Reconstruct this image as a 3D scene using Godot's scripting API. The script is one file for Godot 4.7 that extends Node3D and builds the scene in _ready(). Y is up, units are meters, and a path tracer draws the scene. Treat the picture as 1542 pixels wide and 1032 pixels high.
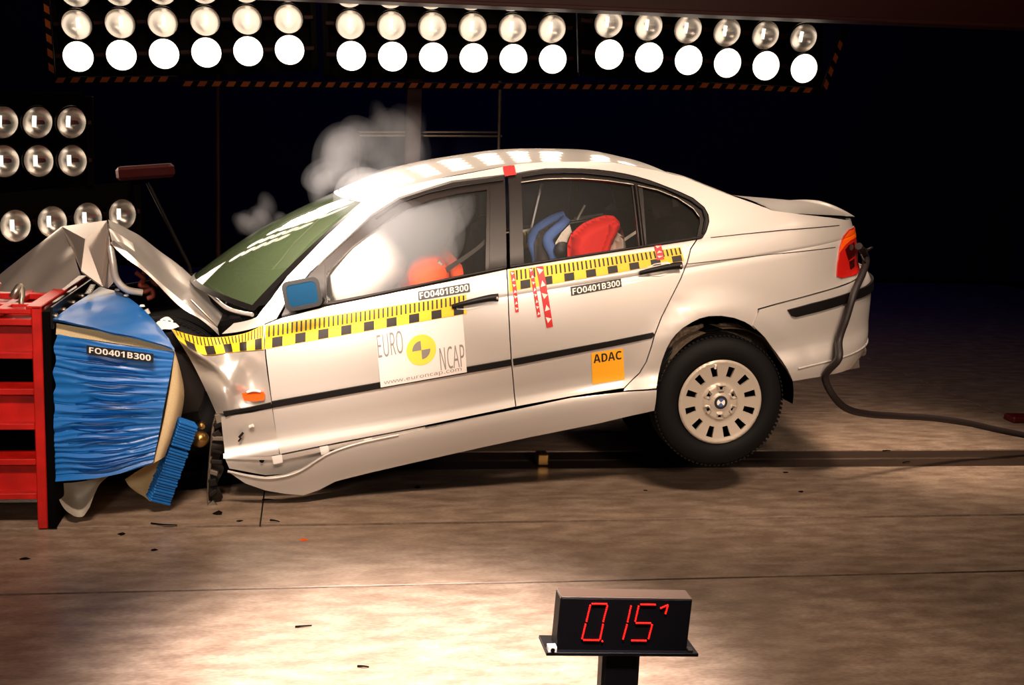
extends Node3D
# A crash-test hall: a silver saloon has run into a deformable barrier under rows of studio lamps.
# Units are metres, y is up. The car drives towards -x; its left side faces +z and the camera.

const CAR_AT := Vector3(1.896, 0.0, 0.0)
const CAR_TILT := 10.0
const FLOOR := -0.16
var M := {}

func _ready() -> void:
	camera_and_air()
	studio_lights()
	materials()
	hall()
	lamp_rigs()
	background_gear()
	barrier()
	car()
	cabin_contents()
	floor_items()
	smoke()

func camera_and_air() -> void:
	var cam := Camera3D.new()
	cam.name = "camera"
	cam.fov = 32.73
	cam.position = Vector3(0.0, 1.5406, 5.9567)
	cam.rotation_order = EULER_ORDER_YXZ
	cam.rotation = Vector3(-0.178934, -0.173084, 0.0430833)
	cam.near = 0.05
	cam.current = true
	add_child(cam)
	var env := Environment.new()
	env.background_mode = Environment.BG_COLOR
	env.background_color = Color(0.0, 0.0, 0.0)
	env.tonemap_mode = Environment.TONE_MAPPER_LINEAR
	env.tonemap_exposure = 1.0
	env.sdfgi_enabled = true
	env.ssao_enabled = true
	env.ssil_enabled = true
	env.volumetric_fog_enabled = true
	env.volumetric_fog_density = 0.0
	var we := WorldEnvironment.new()
	we.name = "air"
	we.environment = env
	add_child(we)

func aimed(l: Light3D, called: String, at: Vector3, towards: Vector3, c: Color, e: float) -> Light3D:
	l.name = called
	l.light_color = c
	l.light_energy = e
	l.shadow_enabled = true
	add_child(l, true)
	l.look_at_from_position(at, towards, Vector3(0.03, 1, 0.02))
	if l is SpotLight3D:
		l.spot_range = 20.0
		l.spot_attenuation = 2.0
	return l

func area(called: String, at: Vector3, towards: Vector3, size: Vector2, c: Color, e: float) -> void:
	var l := AreaLight3D.new()
	l.area_size = size
	l.area_range = 20.0
	aimed(l, called, at, towards, c, e)

func spot(called: String, at: Vector3, towards: Vector3, angle: float, soft: float, size: float, c: Color, e: float) -> void:
	var l := SpotLight3D.new()
	l.spot_angle = angle
	l.spot_angle_attenuation = soft
	l.light_size = size
	aimed(l, called, at, towards, c, e)

func studio_lights() -> void:
	var warm := Color(1.0, 0.885, 0.785)
	var pale := Color(1.0, 0.92, 0.85)
	# the lamp row high behind the camera: overlapping beams along the car, ending short of the camera
	for k in 5:
		var x: float = [-1.3, -0.4, 0.55, 1.6, 2.6][k]
		var e: float = [21.0, 27.0, 24.0, 20.0, 20.0][k]
		spot("front_lamp_light", Vector3(x * 0.85 + 0.1, 5.2, 5.7), Vector3(x, 0.85, 0.85), 12.0, 0.7, 0.3, warm, e)
	spot("low_front_lamp_light", Vector3(-1.6, 2.5, 7.6), Vector3(-0.7, 0.5, 1.1), 9.0, 0.9, 0.4, pale, 10.0)
	spot("low_rear_lamp_light", Vector3(2.6, 2.5, 7.6), Vector3(1.9, 0.5, 0.9), 9.0, 0.9, 0.4, warm, 20.0)
	area("overhead_bank_light", Vector3(1.1, 3.6, 0.9), Vector3(1.1, 0.0, 0.5), Vector2(5.0, 0.7), warm, 6.0)
	spot("rear_window_lamp_light", Vector3(0.4, 2.0, 7.0), Vector3(0.95, 1.12, 0.4), 4.5, 1.0, 0.2, pale, 45.0)
	spot("boot_lamp_light", Vector3(2.7, 4.6, 0.9), Vector3(2.5, 1.2, 0.1), 9.0, 1.0, 0.25, warm, 16.0)
	# narrow lamps: on the front door, through the far windows into the smoke, and pools on the floor
	spot("door_lamp_light", Vector3(-0.9, 4.2, 5.6), Vector3(-0.05, 0.85, 0.8), 7.0, 1.0, 0.25, pale, 62.0)
	spot("window_lamp_light", Vector3(-0.9, 2.0, 6.6), Vector3(0.1, 1.15, 0.5), 5.6, 1.0, 0.2, pale, 230.0)
	area("wide_fill_light", Vector3(0.4, 3.2, 9.2), Vector3(0.4, 0.9, 0.0), Vector2(4.0, 0.6), warm, 2.2)
	area("back_wall_light", Vector3(2.0, 5.4, -5.2), Vector3(2.0, 1.0, -8.0), Vector2(6.0, 0.3), Color(0.25, 0.2, 1.0), 2.6)
	spot("smoke_lamp_light", Vector3(-0.75, 2.15, -2.35), Vector3(0.0, 1.2, 0.35), 12.0, 1.0, 0.25, pale, 36.0)
	spot("floor_lamp_light", Vector3(0.4, 4.2, 4.6), Vector3(0.36, FLOOR, 2.68), 13.5, 0.95, 0.2, Color(1.0, 0.93, 0.9), 175.0)
	spot("floor_right_lamp_light", Vector3(1.9, 4.2, 4.4), Vector3(1.9, FLOOR, 2.6), 9.0, 1.0, 0.2, warm, 8.0)
	spot("floor_side_lamp_light", Vector3(2.6, 3.9, 2.2), Vector3(3.5, FLOOR, 0.0), 12.0, 1.0, 0.25, warm, 32.0)

func std(c: Color, rough := 0.6, metal := 0.0) -> StandardMaterial3D:
	var m := StandardMaterial3D.new()
	m.albedo_color = c
	m.roughness = rough
	m.metallic = metal
	return m

func noise_tex(freq: float, octaves: int, lo: Color, hi: Color, seed_: int, size := 512, normal := false) -> NoiseTexture2D:
	var n := FastNoiseLite.new()
	n.noise_type = FastNoiseLite.TYPE_SIMPLEX_SMOOTH
	n.seed = seed_
	n.frequency = freq
	n.fractal_octaves = octaves
	var t := NoiseTexture2D.new()
	t.width = size
	t.height = size
	t.seamless = true
	t.noise = n
	if normal:
		t.as_normal_map = true
		t.bump_strength = 4.0
	else:
		var g := Gradient.new()
		g.set_color(0, lo)
		g.set_color(1, hi)
		t.color_ramp = g
	return t

func materials() -> void:
	M.paint = std(Color(0.80, 0.775, 0.75), 0.42, 0.35)
	M.paint.clearcoat_enabled = true
	M.paint.clearcoat = 0.7
	M.paint.clearcoat_roughness = 0.06
	M.torn = std(Color(0.80, 0.77, 0.74), 0.32, 0.5)
	M.torn.clearcoat_enabled = true
	M.torn.clearcoat = 0.5
	M.torn.clearcoat_roughness = 0.1
	M.bonnet = std(Color(0.78, 0.74, 0.71), 0.3, 0.72)
	M.black_plastic = std(Color(0.07, 0.06, 0.06), 0.42)
	M.pillar = std(Color(0.115, 0.09, 0.08), 0.35)
	M.void_black = std(Color(0.012, 0.01, 0.012), 0.85)
	M.rubber = std(Color(0.03, 0.026, 0.03), 0.7)
	M.cover = std(Color(0.74, 0.69, 0.63), 0.35, 0.25)
	M.bare_steel = std(Color(0.62, 0.58, 0.53), 0.35, 0.85)
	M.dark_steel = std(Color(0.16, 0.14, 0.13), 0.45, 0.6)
	M.brass = std(Color(0.62, 0.48, 0.27), 0.3, 0.9)
	M.liner = std(Color(0.66, 0.58, 0.49), 0.6, 0.1)
	M.liner.albedo_texture = noise_tex(0.03, 4, Color(0.35, 0.33, 0.3), Color(1, 1, 1), 5)
	M.liner.uv1_triplanar = true
	M.liner.uv1_scale = Vector3(3, 3, 3)
	M.window = std(Color(0.5, 0.5, 0.48, 0.08), 0.02)
	M.window.metallic_specular = 0.2
	M.window.transparency = BaseMaterial3D.TRANSPARENCY_ALPHA
	M.screen = std(Color(0.26, 0.31, 0.215, 0.78), 0.04)
	M.screen.transparency = BaseMaterial3D.TRANSPARENCY_ALPHA
	M.rear_glass = std(Color(0.03, 0.035, 0.03), 0.03)
	M.red_lens = std(Color(0.75, 0.07, 0.03), 0.12)
	M.red_lens.clearcoat_enabled = true
	M.amber_lens = std(Color(0.95, 0.36, 0.06), 0.15)
	M.dark_lens = std(Color(0.22, 0.03, 0.03), 0.12)
	M.mirror_blue = std(Color(0.07, 0.20, 0.30), 0.15, 0.0)
	M.mirror_blue.metallic_specular = 0.25
	M.yellow = std(Color(0.98, 0.78, 0.13), 0.55)
	M.mark_black = std(Color(0.1, 0.07, 0.05), 0.6)
	M.sticker_white = std(Color(0.93, 0.9, 0.88), 0.6)
	M.sticker_grey = std(Color(0.55, 0.52, 0.5), 0.6)
	M.sticker_yellow = std(Color(0.98, 0.86, 0.3), 0.6)
	M.plate_black = std(Color(0.06, 0.05, 0.045), 0.5)
	M.letter_white = std(Color(0.95, 0.93, 0.9), 0.6)
	M.amber_sticker = std(Color(0.98, 0.68, 0.1), 0.6)
	M.tape_red = std(Color(0.78, 0.07, 0.08), 0.5)
	M.barrier_red = std(Color(0.80, 0.09, 0.05), 0.42)
	M.barrier_red.albedo_texture = noise_tex(0.012, 4, Color(0.78, 0.74, 0.74), Color(1, 1, 1), 8)
	M.barrier_red.uv1_triplanar = true
	M.blue = std(Color(0.08, 0.42, 0.74), 0.45, 0.0)
	M.blue.clearcoat_enabled = true
	M.blue.clearcoat = 0.25
	M.blue.clearcoat_roughness = 0.2
	M.core = std(Color(0.95, 0.87, 0.70), 0.7)
	M.core.albedo_texture = noise_tex(0.14, 2, Color(0.84, 0.8, 0.74), Color(1, 1, 1), 12, 256)
	M.core.uv1_triplanar = true
	M.core.uv1_scale = Vector3(6, 6, 6)
	M.milky = std(Color(0.78, 0.75, 0.7), 0.45)
	M.milky.backlight_enabled = true
	M.milky.backlight = Color(0.4, 0.38, 0.35)
	var slab := std(Color(0.73, 0.65, 0.57), 0.5)
	slab.albedo_texture = noise_tex(0.012, 5, Color(0.72, 0.68, 0.66), Color(1, 1, 1), 21, 1024)
	slab.uv1_triplanar = true
	slab.uv1_world_triplanar = true
	slab.uv1_scale = Vector3(0.33, 0.6, 0.9)
	slab.roughness_texture = noise_tex(0.02, 4, Color(0.55, 0.55, 0.55), Color(1, 1, 1), 22, 512)
	slab.detail_enabled = true
	slab.detail_albedo = noise_tex(0.09, 3, Color(0.80, 0.78, 0.77), Color(1, 1, 1), 23, 1024)
	slab.detail_blend_mode = BaseMaterial3D.BLEND_MODE_MUL
	M.slab = slab
	M.groove = std(Color(0.06, 0.045, 0.04), 0.8)
	M.rail = std(Color(0.30, 0.24, 0.2), 0.42, 0.55)
	M.cable = std(Color(0.12, 0.085, 0.085), 0.55)
	M.wall = std(Color(0.05, 0.04, 0.15), 0.9)
	M.gear_dark = std(Color(0.07, 0.055, 0.055), 0.6)
	M.gear_brown = std(Color(0.24, 0.08, 0.06), 0.5)
	M.gear_red = std(Color(0.34, 0.035, 0.03), 0.5)
	M.pale_pipe = std(Color(0.62, 0.55, 0.46), 0.4, 0.3)
	M.reflector = std(Color(0.93, 0.9, 0.86), 0.26, 1.0)
	M.lamp_glow = std(Color(1, 0.96, 0.9), 0.4)
	M.lamp_glow.emission_enabled = true
	M.lamp_glow.emission = Color(1.0, 0.93, 0.84)
	M.lamp_glow.emission_energy_multiplier = 3.0
	M.lamp_dim = std(Color(1, 0.96, 0.9), 0.4)
	M.lamp_dim.emission_enabled = true
	M.lamp_dim.emission = Color(1.0, 0.93, 0.85)
	M.lamp_dim.emission_energy_multiplier = 1.6
	M.hazard = std(Color(0.75, 0.36, 0.1), 0.6)
	M.led = std(Color(0.9, 0.08, 0.06), 0.5)
	M.led.emission_enabled = true
	M.led.emission = Color(1.0, 0.12, 0.09)
	M.led.emission_energy_multiplier = 0.9
	M.cloth_dark = std(Color(0.035, 0.03, 0.032), 0.9)
	M.cloth_grey = std(Color(0.22, 0.2, 0.19), 0.85)
	M.seat_red = std(Color(0.82, 0.07, 0.03), 0.8)
	M.seat_blue = std(Color(0.27, 0.38, 0.6), 0.85)
	M.seat_pale = std(Color(0.78, 0.74, 0.68), 0.7)
	M.airbag = std(Color(0.9, 0.87, 0.84), 0.75)
	M.orange = std(Color(0.9, 0.34, 0.18), 0.8)
	M.skin_vinyl = std(Color(0.75, 0.47, 0.35), 0.6)
	M.rust = std(Color(0.42, 0.13, 0.04), 0.7)
	M.display_black = std(Color(0.018, 0.015, 0.03), 0.5)
	for k in ["void_black", "gear_dark", "cloth_dark", "groove", "display_black", "rubber", "black_plastic", "pillar"]:
		M[k].metallic_specular = 0.18 if k in ["void_black", "gear_dark", "cloth_dark", "groove"] else 0.32
	M.display_top = std(Color(0.27, 0.2, 0.16), 0.45)


# ---------------------------------------------------------------- mesh building
class Builder:
	var vs := PackedVector3Array()
	var ns := PackedVector3Array()

	func tri(a: Vector3, b: Vector3, c: Vector3, na: Vector3, nb: Vector3, nc: Vector3) -> void:
		var g := (c - a).cross(b - a)
		if g.length_squared() < 1e-16:
			return
		if g.dot(na + nb + nc) < 0.0:
			vs.append_array([a, c, b])
			ns.append_array([na, nc, nb])
		else:
			vs.append_array([a, b, c])
			ns.append_array([na, nb, nc])

	func flat(a: Vector3, b: Vector3, c: Vector3, away: Vector3) -> void:
		var n := (c - a).cross(b - a).normalized()
		if n.dot((a + b + c) / 3.0 - away) < 0.0:
			n = -n
		tri(a, b, c, n, n, n)

	func quad(a: Vector3, b: Vector3, c: Vector3, d: Vector3, away: Vector3) -> void:
		flat(a, b, c, away)
		flat(a, c, d, away)

	func box(at: Vector3, size: Vector3, bevel := 0.004, turn := Basis()) -> Builder:
		var h := size / 2.0
		var bv := minf(bevel, minf(h.x, minf(h.y, h.z)) * 0.45)
		var corner := func(sx: float, sy: float, sz: float, axis: int) -> Vector3:
			var p := Vector3(sx * (h.x - bv), sy * (h.y - bv), sz * (h.z - bv))
			p[axis] = [sx, sy, sz][axis] * h[axis]
			return at + turn * p
		for axis in 3:
			for s in [-1.0, 1.0]:
				var q := []
				for e in [[-1, -1], [1, -1], [1, 1], [-1, 1]]:
					var sg := [0.0, 0.0, 0.0]
					sg[axis] = s
					sg[(axis + 1) % 3] = float(e[0])
					sg[(axis + 2) % 3] = float(e[1])
					q.append(corner.call(sg[0], sg[1], sg[2], axis))
				quad(q[0], q[1], q[2], q[3], at)
				for t in [-1.0, 1.0]:
					var other := (axis + 1) % 3
					var run := (axis + 2) % 3
					var e1 := [0.0, 0.0, 0.0]
					e1[axis] = s
					e1[other] = t
					var e2 := e1.duplicate()
					e1[run] = -1.0
					e2[run] = 1.0
					quad(corner.call(e1[0], e1[1], e1[2], axis), corner.call(e2[0], e2[1], e2[2], axis), corner.call(e2[0], e2[1], e2[2], other), corner.call(e1[0], e1[1], e1[2], other), at)
		for x in [-1.0, 1.0]:
			for y in [-1.0, 1.0]:
				for z in [-1.0, 1.0]:
					flat(corner.call(x, y, z, 0), corner.call(x, y, z, 1), corner.call(x, y, z, 2), at)
		return self

	# a bar between two points, with a square section
	func bar(a: Vector3, b: Vector3, w: float, d: float, up := Vector3.UP) -> Builder:
		var y := (b - a).normalized()
		var x := y.cross(up if absf(y.dot(up)) < 0.98 else Vector3.RIGHT).normalized()
		return box((a + b) / 2.0, Vector3(w, a.distance_to(b), d), minf(w, d) * 0.15, Basis(x, y, x.cross(y)))

	# profile points are (radius, height), going up along the outside
	func lathe(profile: PackedVector2Array, segs: int, at := Transform3D(), crease := 0.75) -> Builder:
		var n := profile.size()
		var seg := []
		for i in n - 1:
			var d := (profile[i + 1] - profile[i]).normalized()
			seg.append(Vector2(d.y, -d.x))
		for i in n - 1:
			var n0: Vector2 = seg[i]
			var n1: Vector2 = seg[i]
			if i > 0 and seg[i].dot(seg[i - 1]) > crease:
				n0 = (seg[i] + seg[i - 1]).normalized()
			if i < n - 2 and seg[i].dot(seg[i + 1]) > crease:
				n1 = (seg[i] + seg[i + 1]).normalized()
			for k in segs:
				var p := []
				var q := []
				for e in [[i, k, n0], [i + 1, k, n1], [i + 1, k + 1, n1], [i, k + 1, n0]]:
					var t: float = TAU * e[1] / segs
					p.append(at * Vector3(profile[e[0]].x * cos(t), profile[e[0]].y, profile[e[0]].x * sin(t)))
					q.append((at.basis * Vector3(e[2].x * cos(t), e[2].y, e[2].x * sin(t))).normalized())
				tri(p[0], p[1], p[2], q[0], q[1], q[2])
				tri(p[0], p[2], p[3], q[0], q[2], q[3])
		return self

	func tube(path: PackedVector3Array, r: float, segs := 8, smooth := 0, r_end := -1.0) -> Builder:
		var pts := path
		if smooth > 0:
			pts = PackedVector3Array()
			for i in path.size() - 1:
				for k in smooth:
					pts.append(path[i].cubic_interpolate(path[i + 1], path[maxi(i - 1, 0)], path[mini(i + 2, path.size() - 1)], float(k) / smooth))
			pts.append(path[path.size() - 1])
		var side := Vector3.ZERO
		var rings := []
		var rad := []
		for i in pts.size():
			var t := (pts[mini(i + 1, pts.size() - 1)] - pts[maxi(i - 1, 0)]).normalized()
			if side == Vector3.ZERO:
				side = t.cross(Vector3.UP if absf(t.y) < 0.9 else Vector3.RIGHT).normalized()
			side = (side - t * side.dot(t)).normalized()
			var up := t.cross(side)
			var rr := r if r_end < 0.0 else lerpf(r, r_end, float(i) / (pts.size() - 1))
			var ring := []
			var out := []
			for k in segs:
				var a := TAU * k / segs
				out.append(side * cos(a) + up * sin(a))
				ring.append(pts[i] + out[k] * rr)
			rings.append(ring)
			rad.append(out)
		for i in pts.size() - 1:
			for k in segs:
				var j := (k + 1) % segs
				tri(rings[i][k], rings[i + 1][k], rings[i + 1][j], rad[i][k], rad[i + 1][k], rad[i + 1][j])
				tri(rings[i][k], rings[i + 1][j], rings[i][j], rad[i][k], rad[i + 1][j], rad[i][j])
		for e in [0, pts.size() - 1]:
			for k in range(1, segs - 1):
				flat(rings[e][0], rings[e][k], rings[e][k + 1], pts[1] if e == 0 else pts[e - 1])
		return self

	# a smooth surface f(a, b) for a in [0, 1], b in [0, 1]; side = +1 or -1 picks the outer face
	func surface(f: Callable, na: int, nb: int, side := 1.0, a0 := 0.0, a1 := 1.0, b0 := 0.0, b1 := 1.0) -> Builder:
		var p := []
		var q := []
		var e := 0.002
		for i in na + 1:
			for j in nb + 1:
				var a := lerpf(a0, a1, float(i) / na)
				var b := lerpf(b0, b1, float(j) / nb)
				p.append(f.call(a, b))
				var da: Vector3 = f.call(minf(a + e, maxf(a1, a0)), b) - f.call(maxf(a - e, minf(a0, a1)), b)
				var db: Vector3 = f.call(a, minf(b + e, maxf(b0, b1))) - f.call(a, maxf(b - e, minf(b0, b1)))
				q.append(da.cross(db).normalized() * side)
		for i in na:
			for j in nb:
				var k := i * (nb + 1) + j
				var l := k + nb + 1
				tri(p[k], p[l], p[l + 1], q[k], q[l], q[l + 1])
				tri(p[k], p[l + 1], p[k + 1], q[k], q[l + 1], q[k + 1])
		return self

	# a plate bounded by an outline with holes, cut on a grid, laid by «to» into space, with a rim of the given depth
	func panel(outline: PackedVector2Array, holes: Array, cell: float, to: Callable, depth := 0.0, side := 1.0, lines := PackedFloat32Array(), back := false) -> Builder:
		var box_ := Rect2(outline[0], Vector2.ZERO)
		for p in outline:
			box_ = box_.expand(p)
		var xs := PackedFloat32Array()
		var ys := PackedFloat32Array()
		var nx := maxi(1, ceili(box_.size.x / cell))
		var ny := maxi(1, ceili(box_.size.y / cell))
		for i in nx + 1:
			xs.append(box_.position.x - 0.0001 + (box_.size.x + 0.0002) * i / nx)
		for i in ny + 1:
			ys.append(box_.position.y - 0.0001 + (box_.size.y + 0.0002) * i / ny)
		for y in lines:
			if y > box_.position.y and y < box_.end.y:
				ys.append(y)
		ys.sort()
		var e := 0.0015
		var normal := func(p: Vector2) -> Vector3:
			var dx: Vector3 = to.call(p + Vector2(e, 0)) - to.call(p - Vector2(e, 0))
			var dy: Vector3 = to.call(p + Vector2(0, e)) - to.call(p - Vector2(0, e))
			return dx.cross(dy).normalized() * side
		for i in nx:
			for j in ys.size() - 1:
				if ys[j + 1] - ys[j] < 1e-5:
					continue
				var square := PackedVector2Array([Vector2(xs[i], ys[j]), Vector2(xs[i + 1], ys[j]), Vector2(xs[i + 1], ys[j + 1]), Vector2(xs[i], ys[j + 1])])
				var pieces := Geometry2D.intersect_polygons(square, outline)
				for hole in holes:
					var left := []
					for piece in pieces:
						for got in Geometry2D.clip_polygons(piece, hole):
							if not Geometry2D.is_polygon_clockwise(got):
								left.append(got)
					pieces.assign(left)
				for piece in pieces:
					var t := Geometry2D.triangulate_polygon(piece)
					var p := []
					var q := []
					for v in piece:
						p.append(to.call(v))
						q.append(normal.call(v))
					for k in range(0, t.size(), 3):
						tri(p[t[k]], p[t[k + 1]], p[t[k + 2]], q[t[k]], q[t[k + 1]], q[t[k + 2]])
						if back:
							tri(p[t[k]] - q[t[k]] * depth, p[t[k + 1]] - q[t[k + 1]] * depth, p[t[k + 2]] - q[t[k + 2]] * depth, -q[t[k]], -q[t[k + 1]], -q[t[k + 2]])
		if depth > 0.0:
			for loop in [outline] + holes:
				var inside: bool = loop != outline
				var ccw := not Geometry2D.is_polygon_clockwise(loop)
				for i in loop.size():
					var a: Vector2 = loop[i]
					var b: Vector2 = loop[(i + 1) % loop.size()]
					var steps := maxi(1, ceili(a.distance_to(b) / cell))
					var out2 := Vector2(b.y - a.y, a.x - b.x) * (1.0 if ccw != inside else -1.0)
					for k in steps:
						var u := a.lerp(b, float(k) / steps)
						var w := a.lerp(b, float(k + 1) / steps)
						var pu: Vector3 = to.call(u)
						var pw: Vector3 = to.call(w)
						var n: Vector3 = (to.call(u + out2.normalized() * e) - pu).normalized()
						var du: Vector3 = normal.call(u) * depth
						var dw: Vector3 = normal.call(w) * depth
						tri(pu, pw, pw - dw, n, n, n)
						tri(pu, pw - dw, pu - du, n, n, n)
		return self

	func mesh() -> ArrayMesh:
		var arrays := []
		arrays.resize(Mesh.ARRAY_MAX)
		arrays[Mesh.ARRAY_VERTEX] = vs
		arrays[Mesh.ARRAY_NORMAL] = ns
		var m := ArrayMesh.new()
		m.add_surface_from_arrays(Mesh.PRIMITIVE_TRIANGLES, arrays)
		return m

func put(called: String, b: Builder, m: Material, parent: Node = self) -> MeshInstance3D:
	return put_mesh(called, b.mesh(), m, parent)

func put_mesh(called: String, mesh: Mesh, m: Material, parent: Node = self) -> MeshInstance3D:
	var o := MeshInstance3D.new()
	o.name = called if parent != self else numbered(called)
	o.mesh = mesh
	o.material_override = m
	o.cast_shadow = GeometryInstance3D.SHADOW_CASTING_SETTING_ON
	parent.add_child(o, true)
	return o

var taken := {}
func numbered(called: String) -> String:
	taken[called] = taken.get(called, 0) + 1
	return called if taken[called] == 1 else "%s_%03d" % [called, taken[called] - 1]

func tag(o: Node3D, label: String, category: String, group := "", kind := "") -> Node3D:
	o.set_meta("label", label)
	if category:
		o.set_meta("category", category)
	if group:
		o.set_meta("group", group)
	if kind:
		o.set_meta("kind", kind)
	return o

func thing(called: String, label: String, category: String, at := Vector3.ZERO, group := "") -> Node3D:
	var o := Node3D.new()
	o.name = numbered(called)
	o.position = at
	add_child(o)
	tag(o, label, category, group)
	return o

func structure(called: String, b: Builder, m: Material, label: String) -> MeshInstance3D:
	var o := put(called, b, m)
	o.set_meta("kind", "structure")
	o.set_meta("label", label)
	return o

# bilinear patch between four corners: top left, top right, bottom right, bottom left
func patch(c: Array, a: float, b: float):
	return lerp(lerp(c[0], c[1], a), lerp(c[3], c[2], a), b)

# lettering laid on a surface f(a, b): a runs along the line, b runs down
func lettering(called: String, text: String, f: Callable, parent: Node, m: Material, lift := 0.0012, weight := 400) -> MeshInstance3D:
	var tm := TextMesh.new()
	var font := SystemFont.new()
	font.font_names = PackedStringArray(["Droid Sans"])
	font.font_weight = weight
	tm.font = font
	tm.text = text
	tm.font_size = 64
	tm.pixel_size = 0.01
	tm.depth = 0.0
	tm.curve_step = 2.0
	var arrays := tm.get_mesh_arrays()
	var vs: PackedVector3Array = arrays[Mesh.ARRAY_VERTEX]
	var idx: PackedInt32Array = arrays[Mesh.ARRAY_INDEX]
	var box_ := AABB(vs[0], Vector3.ZERO)
	for v in vs:
		box_ = box_.expand(v)
	var p := []
	for v in vs:
		var a := (v.x - box_.position.x) / box_.size.x
		var b := (box_.end.y - v.y) / box_.size.y
		var at: Vector3 = f.call(a, b)
		var n: Vector3 = (f.call(a, b - 0.02) - at).cross(f.call(a - 0.02, b) - at).normalized()
		p.append([at + n * lift, n])
	var out := Builder.new()
	for k in range(0, idx.size(), 3):
		var x = p[idx[k]]
		var y = p[idx[k + 1]]
		var z = p[idx[k + 2]]
		out.tri(x[0], y[0], z[0], x[1], y[1], z[1])
	return put(called, out, m, parent)

# a bicubic sheet through a net of points: rows of equal length
func net_at(rows: Array, a: float, b: float) -> Vector3:
	var nr := rows.size() - 1
	var col := []
	for r in rows:
		col.append(row_at(r, a))
	var t := clampf(b, 0.0, 1.0) * nr
	var i := mini(int(t), nr - 1)
	return col[i].cubic_interpolate(col[i + 1], col[maxi(i - 1, 0)], col[mini(i + 2, nr)], t - i)

func row_at(r: PackedVector3Array, a: float) -> Vector3:
	var n := r.size() - 1
	var t := clampf(a, 0.0, 1.0) * n
	var i := mini(int(t), n - 1)
	return r[i].cubic_interpolate(r[i + 1], r[maxi(i - 1, 0)], r[mini(i + 2, n)], t - i)

# a rounded cushion over a flat outline in the plane z; round = how far in the edge rounding reaches
func cushion(outline: PackedVector3Array, thick: float, round_: float, cell := 0.02) -> Builder:
	var flat2 := PackedVector2Array()
	var z := 0.0
	for p in outline:
		flat2.append(Vector2(p.x, p.y))
		z += p.z / outline.size()
	var depth := func(q: Vector2) -> float:
		var d := 1e9
		for i in flat2.size():
			d = minf(d, q.distance_to(Geometry2D.get_closest_point_to_segment(q, flat2[i], flat2[(i + 1) % flat2.size()])))
		return thick * 0.5 * sqrt(maxf(0.0, 1.0 - pow(1.0 - minf(d / round_, 1.0), 2.0)))
	var b := Builder.new()
	b.panel(flat2, [], cell, func(q: Vector2) -> Vector3: return Vector3(q.x, q.y, z + depth.call(q)))
	b.panel(flat2, [], cell, func(q: Vector2) -> Vector3: return Vector3(q.x, q.y, z - depth.call(q)), 0.0, -1.0)
	return b

# surface nets round tapered capsules [from, to, r_from, r_to], joined smoothly
func blob(bones: Array, cell: float, melt := 0.03) -> Builder:
	var lo: Vector3 = bones[0][0]
	var hi: Vector3 = bones[0][0]
	for k in bones:
		var r := maxf(k[2], k[3]) + melt + cell * 2.0
		for p in [k[0], k[1]]:
			lo = lo.min(p - Vector3.ONE * r)
			hi = hi.max(p + Vector3.ONE * r)
	var n := Vector3i(((hi - lo) / cell).ceil()) + Vector3i.ONE
	var field := func(p: Vector3) -> float:
		var s := 0.0
		for k in bones:
			var d: Vector3 = k[1] - k[0]
			var t := clampf((p - k[0]).dot(d) / maxf(d.length_squared(), 1e-9), 0.0, 1.0)
			s += exp(-(p.distance_to(k[0] + d * t) - lerpf(k[2], k[3], t)) / (melt * 0.4))
		return -log(maxf(s, 1e-30)) * melt * 0.4
	var val := PackedFloat32Array()
	val.resize(n.x * n.y * n.z)
	for x in n.x:
		for y in n.y:
			for z in n.z:
				val[(x * n.y + y) * n.z + z] = field.call(lo + Vector3(x, y, z) * cell)
	var at := {}
	var grad := {}
	for x in n.x - 1:
		for y in n.y - 1:
			for z in n.z - 1:
				var sum := Vector3.ZERO
				var hits := 0
				for e in [[0, 0, 0, 1, 0, 0], [0, 1, 0, 1, 1, 0], [0, 0, 1, 1, 0, 1], [0, 1, 1, 1, 1, 1], [0, 0, 0, 0, 1, 0], [1, 0, 0, 1, 1, 0], [0, 0, 1, 0, 1, 1], [1, 0, 1, 1, 1, 1], [0, 0, 0, 0, 0, 1], [1, 0, 0, 1, 0, 1], [0, 1, 0, 0, 1, 1], [1, 1, 0, 1, 1, 1]]:
					var a := val[((x + e[0]) * n.y + y + e[1]) * n.z + z + e[2]]
					var b := val[((x + e[3]) * n.y + y + e[4]) * n.z + z + e[5]]
					if (a < 0.0) != (b < 0.0):
						sum += Vector3(x + e[0], y + e[1], z + e[2]).lerp(Vector3(x + e[3], y + e[4], z + e[5]), a / (a - b))
						hits += 1
				if hits:
					var p := lo + sum / hits * cell
					at[Vector3i(x, y, z)] = p
					var h := cell * 0.5
					grad[Vector3i(x, y, z)] = Vector3(field.call(p + Vector3(h, 0, 0)) - field.call(p - Vector3(h, 0, 0)), field.call(p + Vector3(0, h, 0)) - field.call(p - Vector3(0, h, 0)), field.call(p + Vector3(0, 0, h)) - field.call(p - Vector3(0, 0, h))).normalized()
	var out := Builder.new()
	for c in at:
		for axis in 3:
			var o1 := Vector3i.ZERO
			var o2 := Vector3i.ZERO
			var o3 := Vector3i.ZERO
			o1[(axis + 1) % 3] = -1
			o2[(axis + 2) % 3] = -1
			o3[axis] = 1
			var far: Vector3i = c + o3
			if (val[(c.x * n.y + c.y) * n.z + c.z] < 0.0) == (val[(far.x * n.y + far.y) * n.z + far.z] < 0.0):
				continue
			var q := [c, c + o1, c + o1 + o2, c + o2]
			if at.has(q[1]) and at.has(q[2]) and at.has(q[3]):
				out.tri(at[q[0]], at[q[1]], at[q[2]], grad[q[0]], grad[q[1]], grad[q[2]])
				out.tri(at[q[0]], at[q[2]], at[q[3]], grad[q[0]], grad[q[2]], grad[q[3]])
	return out


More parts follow.
